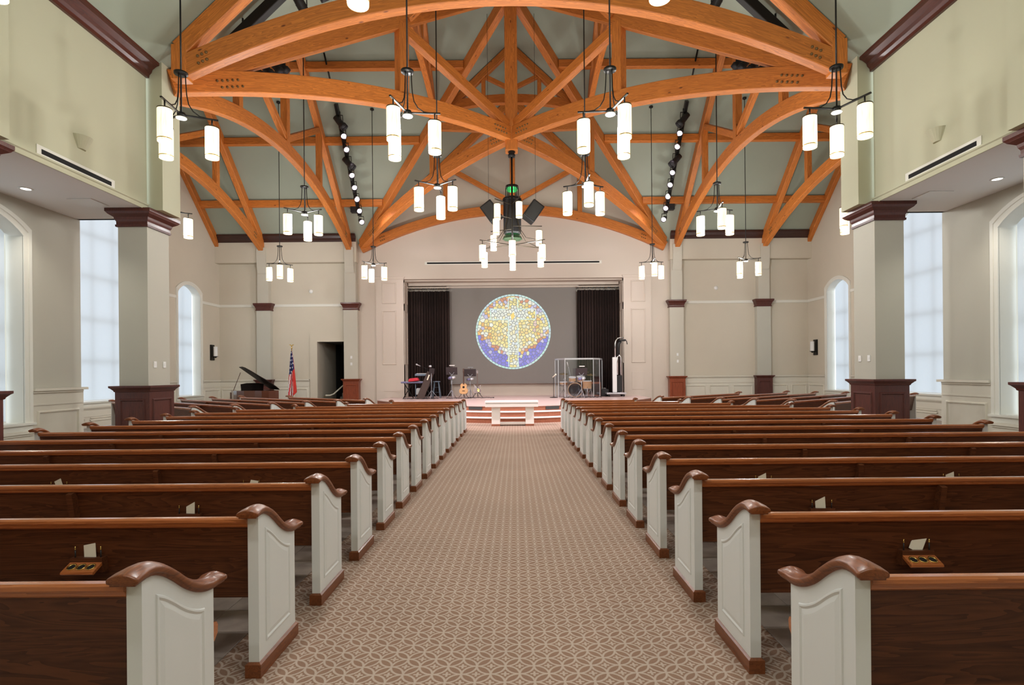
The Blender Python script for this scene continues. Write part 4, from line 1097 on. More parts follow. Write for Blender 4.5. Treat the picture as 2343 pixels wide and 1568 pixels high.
# ---------------------------------------------------------------- screen, curtains
scr = thing('projection_screen', 'grey projection screen hanging in the alcove behind the platform', 'screen', (-.05, 25.55, 1.13))
m_ = MB(); m_.box(-3.0, 3.0, -.012, .012, 0, 4.47, .003); m_.build('fabric', 'screen_grey', scr)
m_ = MB(); m_.box(-3.05, 3.05, -.03, .03, -.05, 0, .01); m_.build('hem_bar', 'screen_grey', scr)
m_ = MB(); m_.box(-3.1, 3.1, -.09, .09, 4.47, 4.62, .02); m_.build('housing', 'panel_wall', scr)
def stained():
    rng = random.Random(11); R = 1.77
    sites = []
    def in_cross(x, y): return (abs(x+.0) < .125 and -1 < y < .88) or (abs(x) < .60 and .33 < y < .60)
    # jittered, denser rows of sites in unit disc
    tries = 0
    while len(sites) < 430 and tries < 60000:
        tries += 1
        a = rng.uniform(0, 2*PI); r = math.sqrt(rng.uniform(0, 1))*.94; x, y = r*math.cos(a), r*math.sin(a)
        dmin = .052 if in_cross(x, y) else .060
        if all((x-p)**2+(y-q)**2 > dmin*dmin for p, q in sites): sites.append((x, y))
    V = []; Fc = []; C = []
    def poly(pts, col, h):
        o = len(V)
        V.extend((p[0]*R, h, p[1]*R) for p in pts); Fc.append(tuple(range(o, o+len(pts)))); C.append(col)
    # lead lines disc
    poly([(math.cos(2*PI*k/72)*1.0, math.sin(2*PI*k/72)*1.0) for k in range(72)], (.07, .11, .12), 0)
    def clip(pts, nx, ny, d):
        out = []
        for i in range(len(pts)):
            p, q = pts[i], pts[(i+1)%len(pts)]; a = p[0]*nx+p[1]*ny-d; b = q[0]*nx+q[1]*ny-d
            if a <= 0: out.append(p)
            if (a < 0 < b) or (b < 0 < a): t = a/(a-b); out.append((p[0]+(q[0]-p[0])*t, p[1]+(q[1]-p[1])*t))
        return out
    disc = [(math.cos(2*PI*k/48)*.945, math.sin(2*PI*k/48)*.945) for k in range(48)]
    for i, (x, y) in enumerate(sites):
        near = sorted(sites, key=lambda p: (p[0]-x)**2+(p[1]-y)**2)[1:15]
        pts = list(disc)
        for (px, py) in near:
            nx, ny = px-x, py-y; d = (px*px+py*py-x*x-y*y)/2; l = math.hypot(nx, ny)
            pts = clip(pts, nx/l, ny/l, d/l - .006)
            if len(pts) < 3: break
        if len(pts) < 3: continue
        r = math.hypot(x, y); k = rng.random()
        yel = (1.0, .86, .30); pale = (.95, 1.0, .86); org = (.95, .52, .10); rust = (.72, .26, .10); blu = (.16, .17, .80); lil = (.62, .60, .86); wht = (.86, .97, 1.0)
        if in_cross(x, y):
            col = pale if k < .70 else ((1.0, .93, .55) if k < .85 else wht)
            if (y > .62 or y < -.62) and k > .35: col = yel
            if x > .38 and k > .3: col = (1.0, .83, .22)
        else:
            lim = 1.1 if y > .12 else .97 + .62*min(0, y)*1.0 - .0
            lim = max(lim, .55)
            if y < .12 and r > lim: col = blu if k < .62 else ((.30, .28, .85) if k < .84 else ((.9, .95, .62) if k < .95 else lil))
            elif y < .05 and r > lim-.14: col = rust if k < .45 else (org if k < .65 else (lil if k < .8 else pale))
            elif r > .80: col = rust if k < .22 else (org if k < .42 else (lil if k < .62 else (pale if k < .82 else yel)))
            elif r > .5: col = yel if k < .38 else (org if k < .68 else ((.95, .75, .2) if k < .82 else (pale if k < .94 else (.85, .62, .55))))
            else: col = (.98, .95, .60) if k < .35 else (yel if k < .75 else (1.0, .74, .25))
        j = rng.uniform(.82, 1.0); poly(pts, tuple(c*j for c in col), -.0015)
    n = 66
    for k in range(n):
        a0 = 2*PI*(k+.06)/n; a1 = 2*PI*(k+.94)/n
        poly([(math.cos(a)*r, math.sin(a)*r) for a, r in ((a0, .955), (a1, .955), (a1, .998), (a0, .998))], tuple(c*rng.uniform(.8, 1) for c in (.60, .92, .90)), -.0015)
    def strip(x0, y0, x1, y1, w=.030, step=.075):
        L = math.hypot(x1-x0, y1-y0); m = max(1, round(L/step)); ux, uy = (x1-x0)/L, (y1-y0)/L
        for k in range(m):
            a = L*(k+.06)/m; b = L*(k+.94)/m
            poly([(x0+ux*t - uy*h, y0+uy*t + ux*h) for t, h in ((a, -w/2), (b, -w/2), (b, w/2), (a, w/2))], tuple(c*rng.uniform(.85, 1) for c in (.70, .95, .88)), -.003)
    for s in (-1, 1):
        strip(s*.125, -.93, s*.125, .33); strip(s*.125, .60, s*.125, .90); strip(s*.60, .33, s*.60, .60); strip(s*.125, .33, s*.60, .33); strip(s*.125, .60, s*.60, .60)
    strip(-.125, .90, .125, .90)
    poly([(-.03, .30), (.05, .40), (.01, .52), (-.07, .44)], (1.0, .72, .12), -.004)
    me = bpy.data.meshes.new('projected_window'); me.from_pydata(V, [], Fc)
    ca = me.color_attributes.new('Col', 'FLOAT_COLOR', 'CORNER'); i = 0
    for f, c in zip(Fc, C):
        for _ in f: ca.data[i].color = (*c, 1); i += 1
    me.materials.append(MATS['projected_light'])
    o = obj('projected_window', me, scr, (.02, -.016, 3.53-1.13)); o['label'] = 'round projected stained glass picture of a pale cross on gold and blue'
stained()
for s, sd in ((-1, 'left'), (1, 'right')):
    c = thing('stage_curtain', 'dark brown pleated curtain hanging %s of the projection screen' % sd, 'curtain', (s*3.98-.02, 25.35, SZ))
    m_ = MB(); n = 120; x0, x1 = -.98, .98
    rows = []
    for z, amp in ((.02, .085), (1.6, .075), (3.4, .07), (4.92, .055)):
        rows.append([((x0+(x1-x0)*k/n) + .02*math.sin(k*.9), amp*math.sin(k*2*PI/7.5 + .6*math.sin(k*.21)), z + (.012*math.sin(k*1.3) if z > 4 else 0)) for k in range(n+1)])
    m_.add([p for r_ in rows for p in r_], [(q*(n+1)+k, q*(n+1)+k+1, (q+1)*(n+1)+k+1, (q+1)*(n+1)+k) for q in range(len(rows)-1) for k in range(n)], smooth=True)
    cl = m_.build('cloth', 'curtain', c); md = cl.modifiers.new('thick', 'SOLIDIFY'); md.thickness = .006
    m_ = MB(); m_.box(-1.0, 1.0, -.02, .02, 5.06, 5.12, .004); m_.build('track', 'panel_wall', c)
    for k in range(12):
        x = -.94 + 1.88*k/11 + random.uniform(-.05, .05); m_ = MB(); m_.box(x-.022, x+.022, -.03, -.01, 4.99, 5.06, .004); m_.build('hook', 'black', c)
m_ = MB(); m_.box(-4.9, 4.9, 25.25, 25.30, 5.68, 5.85); m_.box(-4.95, 4.95, 24.7, 25.1, 5.80, 5.85); trim(m_, 'panel_wall')
m_ = MB(); m_.box(-2.98, 2.98, 25.72, 25.9, .52, 1.30); trim(m_, 'panel_wall')

# ---------------------------------------------------------------- things on the platform
def legs3(mb, r, z0, z1, rad=.012, th=.3, n=3):
    for k in range(n):
        a = th + 2*PI*k/n; mb.tube([(0, 0, z1), (r*math.cos(a), r*math.sin(a), z0)], rad, 6)
def music_stand(loc, rz, label, desk_z, boxmat=None, clamp=True, dw=.25, dh=.17):
    t = thing('music_stand', label, 'music stand', loc, rz)
    m_ = MB(); m_.tube([(0,0,.02), (0,0,desk_z-.05)], .014, 8); m_.build('pole', 'grey_metal', t)
    for k in range(3):
        a = -1.2 + 2*PI*k/3; m_ = MB(); m_.tube([(0,0,.38), (.26*math.cos(a), .26*math.sin(a), .01)], .011, 6); m_.build('leg', 'grey_metal', t)
    m_ = MB(); m_.box(-dw, dw, -.008, .008, -dh, dh, .003); m_.box(-dw, dw, -.008, .05, -dh-.01, -dh+.005); d = m_.build('desk', 'stand_black', t, (0, 0, desk_z+.08)); d.rotation_euler = (math.radians(16), 0, 0)
    m_ = MB(); m_.tube([(-.10, -.03, .08), (-.05, -.02, 0), (0, -.01, -.03), (.05, -.02, 0), (.10, -.03, .08)], .010, 6); m_.build('desk_bracket', 'grey_metal', d, (0, 0, -dh+.02))
    m_ = MB(); m_.box(-.11, .11, -.05, .05, 0, .035, .006); lm = m_.build('clip_lamp', 'grey_metal' if boxmat is None else boxmat, t, (.02, -.01, desk_z+.08+dh+.05))
    m_ = MB(); m_.tube([(.0, 0, 0), (.0, .01, -.09)], .008, 6); m_.build('lamp_neck', 'black_metal', lm)
    if clamp:
        m_ = MB(); m_.lathe([(.0, -.09), (.055, -.07), (.06, .05), (.03, .08), (.0, .08)], 10, axis=((-.07, -.03, desk_z-.22), (.6, -.5, .2))); m_.build('headphone_cup', 'violet_steel', t)
        m_ = MB(); m_.lathe([(.0, -.09), (.055, -.07), (.06, .05), (.03, .08), (.0, .08)], 10, axis=((.08, -.03, desk_z-.20), (-.6, -.5, -.2))); m_.build('headphone_cup', 'aluminium', t)
    return t
music_stand((-2.62, 22.75, SZ), .0, 'left black music stand with a bright clip lamp, left of the acoustic guitar', 1.10, 'drum_head', dw=.24, dh=.155)
music_stand((-1.92, 23.6, SZ), .0, 'black music stand between the two guitars', 1.02, None, dw=.26, dh=.16)
music_stand((2.78, 22.35, SZ), .0, 'black music stand in front of the drum shield', 1.02, 'drum_head', dw=.24, dh=.15)
def guitar(loc, label, electric=False):
    t = thing('electric_guitar' if electric else 'acoustic_guitar', label, 'guitar', loc, 0)
    lean = math.radians(-8)
    if not electric:
        pts = [(0,.0),(.10,.005),(.17,.05),(.195,.13),(.18,.20),(.13,.255),(.125,.30),(.145,.36),(.13,.42),(.08,.46),(0,.47)]
        poly = pts + [(-x, z) for x, z in reversed(pts[1:-1])]
        b = MB(); b.prism(poly, -.05, .05, 'xzy'); bd = b.build('body', 'spruce', t, (0, 0, .16)); bd.rotation_euler = (lean, 0, 0)
        m_ = MB(); m_.lathe([(.05, 0), (.0, 0)], 16, axis=((0, -.0515, .30), (0,-1,0)), caps=False); m_.build('sound_hole', 'dark_void', bd)
        m_ = MB(); m_.box(-.06, .06, -.06, -.05, .12, .15, .003); m_.build('bridge', 'rosewood', bd)
        m_ = MB(); m_.box(-.026, .026, -.062, -.03, .42, .95, .004); m_.build('neck', 'rosewood', bd)
        m_ = MB(); m_.box(-.04, .04, -.055, -.035, .95, 1.12, .006); m_.build('headstock', 'rosewood', bd)
    else:
        pts = [(0,.02),(-.12,.0),(-.18,.08),(-.16,.18),(-.12,.24),(-.15,.34),(-.17,.42),(-.12,.36),(-.05,.30),(.05,.30),(.09,.34),(.15,.38),(.13,.30),(.11,.22),(.15,.12),(.14,.03)]
        b = MB(); b.prism(pts, -.02, .02, 'xzy'); bd = b.build('body', 'cherry_red', t, (0, 0, .18)); bd.rotation_euler = (lean, 0, math.radians(8))
        m_ = MB(); m_.prism([(.0,.08),(.07,.06),(.08,.15),(.03,.22),(-.02,.20)], -.024, -.02, 'xzy'); m_.build('pickguard', 'brass', bd)
        m_ = MB(); m_.box(-.04, .05, -.028, -.02, .17, .19); m_.box(-.04, .05, -.028, -.02, .23, .25); m_.build('pickup', 'black', bd)
        m_ = MB(); m_.box(-.022, .022, -.03, -.008, .26, .88, .003); m_.build('neck', 'rosewood', bd)
        m_ = MB(); m_.box(-.035, .035, -.028, -.012, .88, 1.02, .004); m_.build('headstock', 'cherry_red', bd)
    st = thing('guitar_stand', 'folding stand holding the %s guitar' % ('electric' if electric else 'acoustic'), 'guitar stand', (loc[0], loc[1]+.06, loc[2]))
    m_ = MB(); m_.tube([(0,0,.05),(0,.05,.62)], .012, 6); m_.tube([(-.14,-.1,.17),(0,-.02,.2),(.14,-.1,.17)], .012, 6); m_.build('frame', 'black_metal', st)
    for a in (-2.4, -.7, 1.57):
        m_ = MB(); m_.tube([(0,0,.28), (.28*math.cos(a), .22*math.sin(a), .012)], .012, 6); m_.build('leg', 'black_metal' if electric else 'rosewood', st)
    return t
guitar((-2.22, 23.75, SZ), 'blond acoustic guitar on a stand left of centre platform')
guitar((-1.62, 23.9, SZ), 'dark red electric guitar on a stand beside the acoustic guitar', True)
# keyboard rig
ks = thing('keyboard_stand', 'black tiered keyboard stand at the left end of the platform', 'keyboard stand', (-4.15, 23.3, SZ))
for x in (-.42, .38):
    m_ = MB(); m_.tube([(x-.22, .1, .01), (x+.18, .1, .66)], .02, 6); m_.tube([(x+.22, .1, .01), (x-.18, .1, .66)], .02, 6); m_.build('cross_leg', 'black_metal', ks)
m_ = MB(); m_.tube([(-.5, .1, .64), (.55, .1, .64)], .018, 6); m_.tube([(-.1, .1, .64), (.05, .25, .98)], .016, 6); m_.tube([(.45, .1, .64), (.5, .25, .98)], .016, 6); m_.build('crossbar', 'black_metal', ks)
def keyboard(loc, L, label, mat, tilt=0, rz=0):
    t = thing('keyboard', label, 'keyboard', loc, rz)
    m_ = MB(); m_.box(-L/2, L/2, -.15, .15, 0, .07, .012); b = m_.build('case', mat, t); b.rotation_euler = (math.radians(tilt), 0, 0)
    m_ = MB(); m_.box(-L/2+.06, L/2-.05, .0, .13, .07, .08, .003); m_.build('keys', 'drum_head', b)
    m_ = MB(); m_.box(-L/2+.08, -L/2+.2, -.12, -.05, .07, .082); m_.build('control_panel', 'violet_steel', b)
    return t
keyboard((-4.35, 23.2, SZ+.665), .95, 'lower dark keyboard sticking out past the left platform pier', 'violet_steel', 0, .05)
keyboard((-3.92, 23.4, SZ+.99), .70, 'upper pale blue-grey keyboard below the boom microphone', 'blue_grey', 8, .1)
m_ = MB(); m_.stack(-.20, .20, -.15, .15, [(0, 0), (.03, .01), (.10, -.01), (.13, -.05)]); o = m_.build('keyboard_cover', 'red_cloth', None, (-4.28, 23.15, SZ+.755)); o.rotation_euler = (0, math.radians(-6), 0); tag(o, 'bright red cloth bundle lying on the lower keyboard', 'cloth')
m_ = MB(); m_.bar((0, 0, .0), (.42, .25, 1.12), .30, .05, up=(0,-1,.2)); o = m_.build('leaning_board', 'dark_brown', None, (-3.98, 22.85, SZ)); tag(o, 'long dark brown board leaning across the keyboard rig', 'board')
m_ = MB(); m_.bar((.30, .10, .80), (.38, .15, 1.02), .05, .012, up=(0,-1,.2)); m_.build('metal_strip', 'card', o)
ms = thing('boom_microphone', 'silver microphone on a boom arm above the keyboards', 'microphone', (-3.75, 23.6, SZ))
m_ = MB(); m_.tube([(0,0,.02),(0,0,1.15)], .012, 6); legs3(m_, .25, .012, .2); m_.build('stand', 'black_metal', ms)
m_ = MB(); m_.tube([(0,0,1.15), (-.08,-.02,1.30), (-.35,-.1,1.42)], .010, 6); m_.build('boom_arm', 'black_metal', ms)
m_ = MB(); m_.lathe([(.0, -.02), (.018, -.02), (.02, .10), (.035, .13), (.036, .17), (.0, .2)], 10, axis=((-.33, -.1, 1.41), (-.9, -.2, .4))); m_.build('mic', 'aluminium', ms)
# stool
st = thing('bar_stool', 'blue-grey metal stool standing before the left curtain', 'stool', (-3.38, 23.6, SZ))
m_ = MB(); m_.lathe([(.0, .70), (.15, .70), (.165, .715), (.16, .735), (.0, .74)], 18); m_.build('seat', 'blue_grey', st)
for k in range(4):
    a = PI/4 + k*PI/2; c, s = math.cos(a), math.sin(a); m_ = MB(); m_.tube([(.12*c, .12*s, .70), (.24*c, .24*s, 0)], .016, 6); m_.build('leg', 'blue_grey', st)
for z, r in ((.25, .205), (.47, .165)):
    m_ = MB(); m_.tube([(r*math.cos(PI/4+k*PI/2), r*math.sin(PI/4+k*PI/2), z) for k in range(4)], .010, 6, closed=True); m_.build('rung', 'blue_grey', st)
bx = thing('floor_monitor', 'grey bag with silver label under the keyboards', 'bag', (-4.05, 23.15, SZ))
m_ = MB(); m_.stack(-.12, .12, -.08, .08, [(.18, -.01), (.2, .01), (.42, 0), (.46, -.04)]); m_.build('bag_body', 'aluminium', bx)
for x in (-.16, .16):
    m_ = MB(); m_.tube([(x, 0, 0), (x, 0, .62)], .016, 6); m_.build('frame_leg', 'blue_grey', bx)
m_ = MB(); m_.tube([(-.16, 0, .17), (.16, 0, .17)], .014, 6); m_.build('frame_rung', 'blue_grey', bx)
tp = thing('tripod_monitor', 'small tablet on a tall tripod beside the leaning board', 'tablet', (-3.5, 22.95, SZ))
m_ = MB(); m_.tube([(0,0,.05),(0,0,1.22)], .015, 6); m_.build('pole', 'grey_metal', tp)
for k in range(3):
    a = .5 + 2*PI*k/3; m_ = MB(); m_.tube([(0,0,.36), (.3*math.cos(a), .3*math.sin(a), .012)], .012, 6); m_.build('leg', 'grey_metal', tp)
m_ = MB(); m_.box(-.11, .11, -.012, .012, -.12, .12, .004); o = m_.build('tablet', 'stand_black', tp, (.02, -.02, 1.18)); o.rotation_euler = (.2, .15, 0)
m_ = MB(); m_.lathe([(.0,-.06),(.045,-.05),(.05,.04),(.0,.06)], 10, axis=((-.04,-.03,1.38),(1,-.2,.1))); m_.build('headphones', 'aluminium', tp)
# microphone stand near the shield
mc = thing('microphone_stand', 'slim microphone stand with round base left of the drum shield', 'microphone stand', (1.68, 23.1, SZ))
m_ = MB(); m_.lathe([(.0, 0), (.17, 0), (.17, .02), (.03, .035), (.0, .035)], 18); m_.build('base', 'black_metal', mc)
m_ = MB(); m_.tube([(0,0,.03),(0,0,.86)], .011, 6); m_.build('pole', 'black_metal', mc)
m_ = MB(); m_.lathe([(.0, -.08), (.018, -.08), (.022, .06), (.038, .08), (.036, .12), (.0, .14)], 10, axis=((.02, 0, .92), (.7, -.2, .6))); m_.build('mic', 'card', mc)
# drum shield
ds = thing('drum_shield', 'clear acrylic drum shield with pale top rim around the drum kit', 'drum shield', (2.85, 23.3, SZ))
poly = [(-1.03, .75), (-.95, -.05), (-.70, -.42), (.50, -.42), (.82, -.05), (1.05, .75)]
for (a, b) in zip(poly, poly[1:]):
    m_ = MB(); m_.bar((a[0], a[1], .83), (b[0], b[1], .83), .008, 1.62, c=0); m_.build('panel', 'acrylic', ds)
    m_ = MB(); m_.bar((a[0], a[1], 1.64), (b[0], b[1], 1.64), .03, .07, c=.004); m_.build('top_rim', 'aluminium', ds)
for a in poly:
    m_ = MB(); m_.box(a[0]-.014, a[0]+.014, a[1]-.014, a[1]+.014, 0, 1.64, .003); m_.build('hinge_post', 'aluminium', ds)
# drum kit: each drum and cymbal stands on its own
DX, DY = 2.72, 23.5
bd = thing('bass_drum', 'bass drum with half-black front head inside the shield', 'drum', (2.60, 23.15, SZ))
m_ = MB(); m_.lathe([(.30, 0), (.30, .38)], 28, axis=((0,0,.32),(0.25,1,0)), caps=False); m_.build('shell', 'drum_shell', bd)
m_ = MB(); m_.lathe([(.285, -.005), (.31, -.01), (.315, .03), (.30, .03)], 28, axis=((0,0,.32),(0.25,1,0)), caps=False); m_.build('hoop', 'drum_shell', bd)
m_ = MB(); m_.lathe([(.29, .002), (.0, .002)], 28, axis=((0,0,.32),(0.25,1,0)), caps=False); m_.build('front_head', 'black', bd)
m_ = MB(); m_.tube([(-.2,.1,.2),(-.34,-.02,.0)], .012, 6); m_.build('spur', 'chrome', bd); m_ = MB(); m_.tube([(.22,.1,.2),(.36,0,.0)], .012, 6); m_.build('spur', 'chrome', bd)
def drum(x, y, z, r, h, label, legs=True, name='tom_drum', tilt=.25):
    t = thing(name, label, 'drum', (x, y, SZ))
    ax = ((0,0,z-SZ), (0, -math.sin(tilt), math.cos(tilt)))
    m_ = MB(); m_.lathe([(r, 0), (r, h)], 22, axis=ax, caps=False); m_.build('shell', 'drum_shell', t)
    m_ = MB(); m_.lathe([(r*1.03, h-.03), (r*1.04, h), (r*.98, h+.004), (.0, h+.002)], 22, axis=ax, caps=False); m_.build('head', 'drum_head', t)
    m_ = MB(); m_.lathe([(r*1.03, .0), (r*1.03, .03)], 22, axis=ax, caps=False); m_.build('rim', 'chrome', t)
    if legs:
        for k in range(3):
            a = .4 + 2*PI*k/3; m_ = MB(); m_.tube([(r*math.cos(a), r*math.sin(a), z-SZ+.1), (r*1.15*math.cos(a), r*1.15*math.sin(a), 0)], .011, 6); m_.build('leg', 'chrome', t)
    else:
        m_ = MB(); m_.tube([(0,.05,z-SZ), (.0,.1,.60)], .013, 6); m_.build('mount', 'chrome', t)
drum(2.50, 23.3, SZ+.68, .15, .2, 'left small tom above the bass drum', False); drum(2.86, 23.35, SZ+.68, .16, .22, 'right small tom above the bass drum', False)
drum(3.12, 23.15, SZ+.35, .19, .36, 'pale wooden floor tom on chrome legs inside the shield', True, 'floor_tom', .02)
drum(2.16, 23.75, SZ+.52, .17, .14, 'snare drum at the left inside the shield', True, 'snare_drum', .05)
def cymbal(x, y, h, r, label, tilt=.2):
    t = thing('cymbal', label, 'cymbal', (x, y, SZ))
    m_ = MB(); m_.tube([(0,0,.25),(0,0,h)], .010, 6); m_.build('pole', 'chrome', t)
    for k in range(3):
        a = .9 + 2*PI*k/3; m_ = MB(); m_.tube([(0,0,.34), (.22*math.cos(a), .22*math.sin(a), 0)], .009, 6); m_.build('leg', 'chrome', t)
    m_ = MB(); m_.lathe([(.0, .03), (.04, .025), (.05, .01), (r*.6, 0), (r, -.015), (r, -.018), (.05, .004), (.0, .02)], 24, axis=((0,0,h), (0, -math.sin(tilt), math.cos(tilt))), caps=False); m_.build('bronze', 'cymbal', t)
cymbal(2.2, 24.1, 1.02, .20, 'left crash cymbal inside the shield'); cymbal(3.10, 23.8, 1.12, .22, 'right crash cymbal inside the shield'); cymbal(3.32, 23.5, .98, .20, 'ride cymbal near the right shield post')
dt = thing('overhead_microphone', 'white overhead microphone on a slanted boom inside the shield', 'microphone', (2.42, 23.85, SZ))
m_ = MB(); m_.tube([(.1,0,.02),(.05,0,.9),(-.06,-.1,1.42)], .010, 6); legs3(m_, .22, .012, .2, .009); m_.build('stand', 'aluminium', dt)
m_ = MB(); m_.lathe([(.0,-.09),(.02,-.09),(.024,.10),(.0,.12)], 10, axis=((-.07,-.1,1.42),(-.25,-.1,.9))); m_.build('mic', 'drum_head', dt)
tr = thing('drum_throne', 'black drum throne behind the kit', 'stool', (2.95, 24.2, SZ))
m_ = MB(); m_.lathe([(.0,.48),(.16,.48),(.17,.53),(.15,.56),(.0,.57)], 16); m_.build('seat', 'black', tr)
m_ = MB(); m_.tube([(0,0,.15),(0,0,.48)], .018, 6); legs3(m_, .24, .012, .26); m_.build('base', 'black_metal', tr)
bx = MB(); bx.stack(-.28, .28, -.18, .18, [(0,0),(.62,0),(.64,-.02)]); o = bx.build('amplifier', 'step_wood', None, (3.52, 23.95, SZ)); tag(o, 'brown wooden cabinet in the right back corner of the drum shield', 'cabinet')
g_ = MB(); g_.box(-.24, .24, -.19, -.18, .08, .56, .003); g_.build('grille', 'grille_grey', o)
# lift
lf = thing('personnel_lift', 'tall white and chrome mast lift with curved top rail right of the drums', 'lift', (4.47, 23.75, SZ))
m_ = MB(); m_.box(-.46, .38, -.30, .30, .10, .17, .015); m_.build('base', 'aluminium', lf)
for x in (-.36, .28):
    for y in (-.24, .24):
        m_ = MB(); m_.lathe([(.05, -.02), (.05, .02)], 12, axis=((x, y, .05), (0,1,0))); m_.build('wheel', 'rubber', lf)
m_ = MB(); m_.box(-.16, .02, -.06, .06, .17, 1.72, .02); m_.build('mast', 'pure_white', lf)
m_ = MB(); m_.box(.03, .26, -.02, .05, .20, .92, .01); m_.build('battery_case', 'black', lf)
m_ = MB(); m_.tube([(.05, -.04, .95), (.05, -.04, 1.72), (.13, -.04, 1.80), (.2, -.04, 1.72), (.2, -.04, .95)], .035, 8); m_.build('inner_rail', 'chrome', lf)
m_ = MB(); m_.tube([(-.03, 0, 1.6), (-.03, 0, 2.30), (.0, 0, 2.45), (.08, 0, 2.54), (.18, 0, 2.57), (.34, 0, 2.57)], .034, 8); m_.build('curved_rail', 'chrome', lf)
m_ = MB(); m_.box(.14, .42, -.12, .12, 2.42, 2.50, .02); m_.tube([(.42, 0, 2.47), (.47, 0, 2.42), (.50, 0, 2.28)], .018, 6); m_.build('control_head', 'black', lf)
m_ = MB(); m_.tube([(.09, 0, 1.75), (.12, 0, 2.3), (.2, 0, 2.42)], .07, 8); m_.build('cable_sleeve', 'black', lf)
m_ = MB(); m_.box(-.17, .17, -.12, .12, 0, .32, .02); o = m_.build('equipment_case', 'black', None, (3.98, 24.0, SZ)); tag(o, 'small black equipment case between drum shield and lift', 'case')
h_ = MB(); h_.tube([(-.08, 0, .31), (-.06, 0, .36), (.06, 0, .36), (.08, 0, .31)], .012, 6); h_.build('handle', 'chrome', o)
# cables on the deck
rng = random.Random(3)
CAB = [(-4.3, 22.9, 1.0, 'black cable coil below the keyboards'), (-3.6, 22.8, .8, 'black cable tangle around the tripod feet'), (-2.3, 23.0, 1.1, 'black cable winding below the acoustic guitar'), (-1.4, 23.3, 1.2, 'dark cable trailing from the electric guitar to centre platform'), (2.5, 22.6, 1.0, 'black cable in front of the bass drum'), (3.3, 22.8, .8, 'black cable by the right foot of the drum shield')]
for x, y, L, lab in CAB:
    for _ in (0,):
        pts = []; px, py = x-L/2, y
        for k in range(26):
            px += L/26 + .06*math.sin(k*1.3+x); py += .07*math.cos(k*1.1+x*2)*(.6+.4*rng.random()); pts.append((px-x, py-y, .014+.01*(k % 3)))
        m_ = MB(); m_.tube(pts, .013, 5); o = m_.build('cable', 'black', None, (x, y, SZ)); tag(o, lab, 'cable', 'cables on the platform')

# ---------------------------------------------------------------- piano, flag
pn = thing('grand_piano', 'mahogany grand piano with raised lid in the left transept', 'piano', (-10.03, 21.0, 0), math.radians(-55))
rim = [(-.95, .72), (-.95, -.72), (-.25, -.72), (.10, -.66), (.38, -.45), (.62, -.12), (.86, .08), (.98, .30), (.98, .52), (.85, .68), (.6, .72)]
m_ = MB(); m_.prism(rim, .62, 1.0, 'xyz'); m_.build('case', 'piano_wood', pn)
m_ = MB(); m_.box(-1.17, -.93, -.72, .72, .60, .78, .01); m_.box(-1.17, -.93, -.74, -.66, .60, .92, .01); m_.box(-1.17, -.93, .66, .74, .60, .92, .01); m_.build('key_bed', 'piano_wood', pn)
m_ = MB(); m_.box(-1.16, -.97, -.64, .64, .78, .80, .002); m_.build('keys', 'drum_head', pn)
m_ = MB(); m_.prism([(-.40, 1.0), (-.42, 1.24), (-.2, 1.28), (.2, 1.28), (.42, 1.24), (.40, 1.0)], -.66, -.63, 'yzx'); m_.build('music_desk', 'piano_lid', pn)
lid = [(-.95, 0), (-.95, 1.46), (-.25, 1.46), (.10, 1.40), (.38, 1.18), (.62, .86), (.86, .65), (.98, .42), (.98, .2), (.85, .03)]
m_ = MB(); m_.prism(lid, -.012, .012, 'xyz'); ld_ = m_.build('lid', 'piano_lid', pn, (0, .73, 1.02)); ld_.scale = (1, -1, 1); ld_.rotation_euler = (math.radians(-38), 0, 0)
m_ = MB(); m_.tube([(-.70, -.66, 1.0), (-.62, -.42, 1.70)], .012, 6); m_.build('prop_stick', 'piano_wood', pn)
for x, y in ((-.8, -.58), (-.8, .58), (.72, .45)):
    m_ = MB(); m_.lathe([(.05, 0), (.045, .06), (.06, .15), (.075, .45), (.09, .62)], 12, axis=((x, y, 0), (0,0,1))); m_.build('leg', 'piano_wood', pn)
m_ = MB(); m_.box(-.78, -.72, -.12, .12, .1, .62, .01); m_.box(-.86, -.7, -.14, .14, .06, .12, .01); m_.build('pedal_lyre', 'piano_wood', pn)
fg = thing('flag', 'draped national flag with stars and red stripes on a pole left of the doorway', 'flag', (-9.47, 23.1, 0))
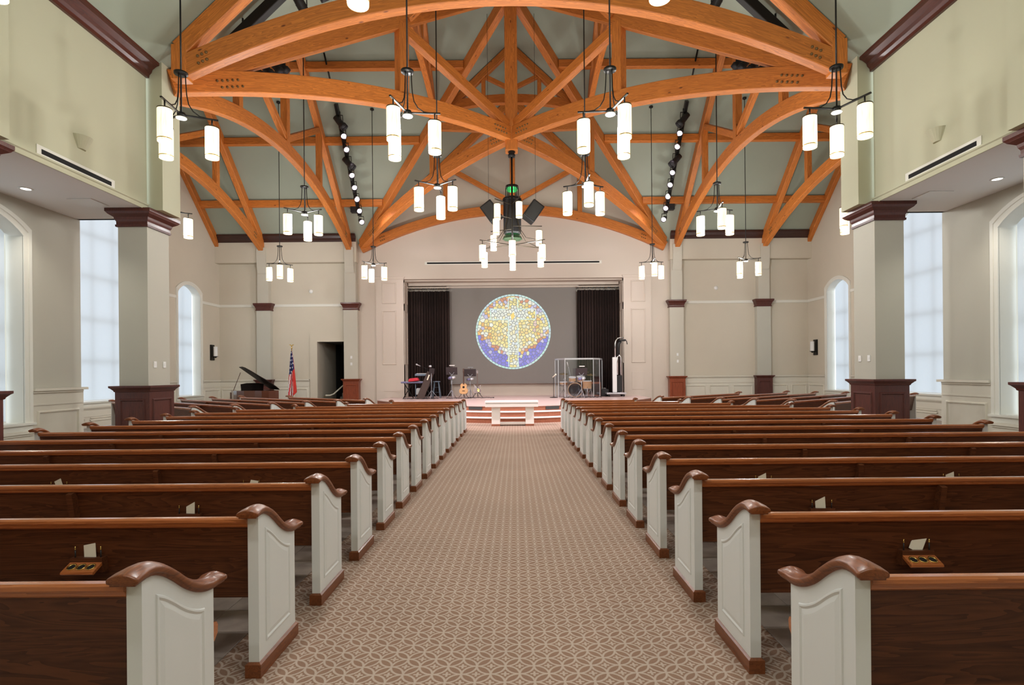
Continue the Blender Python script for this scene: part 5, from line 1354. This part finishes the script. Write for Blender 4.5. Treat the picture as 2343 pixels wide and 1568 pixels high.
m_ = MB(); m_.lathe([(.0, 0), (.16, 0), (.17, .03), (.10, .06), (.03, .10), (.0, .1)], 20); m_.build('base', 'brass', fg)
m_ = MB(); m_.tube([(0,0,.05),(0,0,2.72)], .016, 8); m_.build('pole', 'brass', fg)
m_ = MB(); m_.lathe([(.0, 2.70), (.03, 2.71), (.03, 2.75), (.015, 2.77), (.0, 2.78)], 10); m_.prism([(0, 2.77), (-.04, 2.84), (-.11, 2.87), (-.05, 2.89), (0, 2.84), (.05, 2.89), (.11, 2.87), (.04, 2.84)], -.012, .012, 'xzy'); m_.build('finial', 'brass', fg)
me = bpy.data.meshes.new('cloth'); V = []; Fc = []; C = []; NU, NV = 28, 60
def flag_pt(u, v):   # u across the drape 0..1, v 0 top .. 1 bottom
    z = 2.60 - v*(1.95 - .22*max(0, u-.62)/.38*1.0)
    w = .03 + .30*v**.75
    x = (u-.45)*w + .03*v*math.sin(u*9); y = -.03 - .05*math.sin(u*3*PI + 1)*(.25+v)
    return (x, y, z)
for j in range(NV+1):
    for i in range(NU+1): V.append(flag_pt(i/NU, j/NV))
for j in range(NV):
    for i in range(NU):
        a = j*(NU+1)+i; Fc.append((a, a+1, a+NU+2, a+NU+1)); u, v = (i+.5)/NU, (j+.5)/NV
        if v < .52 - .10*u + (.0 if u < .8 else -.0) and u < .93:
            st_ = (j % 5 in (1, 2)) and ((i + (j//5)*4) % 8 in (2, 3, 4))
            C.append((.75, .75, .78) if st_ else (.012, .018, .09))
        elif u > .70: C.append((.55, .03, .02))
        else: C.append((.55, .015, .03) if int(u*9 + v*4.0) % 2 == 0 else (.72, .68, .66))
me.from_pydata(V, [], Fc); ca = me.color_attributes.new('Col', 'FLOAT_COLOR', 'CORNER'); k = 0
for f, c in zip(Fc, C):
    for _ in f: ca.data[k].color = (*c, 1); k += 1
me.materials.append(MATS['flag_cloth'])
for p in me.polygons: p.use_smooth = True
o = obj('cloth', me, fg); md = o.modifiers.new('thick', 'SOLIDIFY'); md.thickness = .004
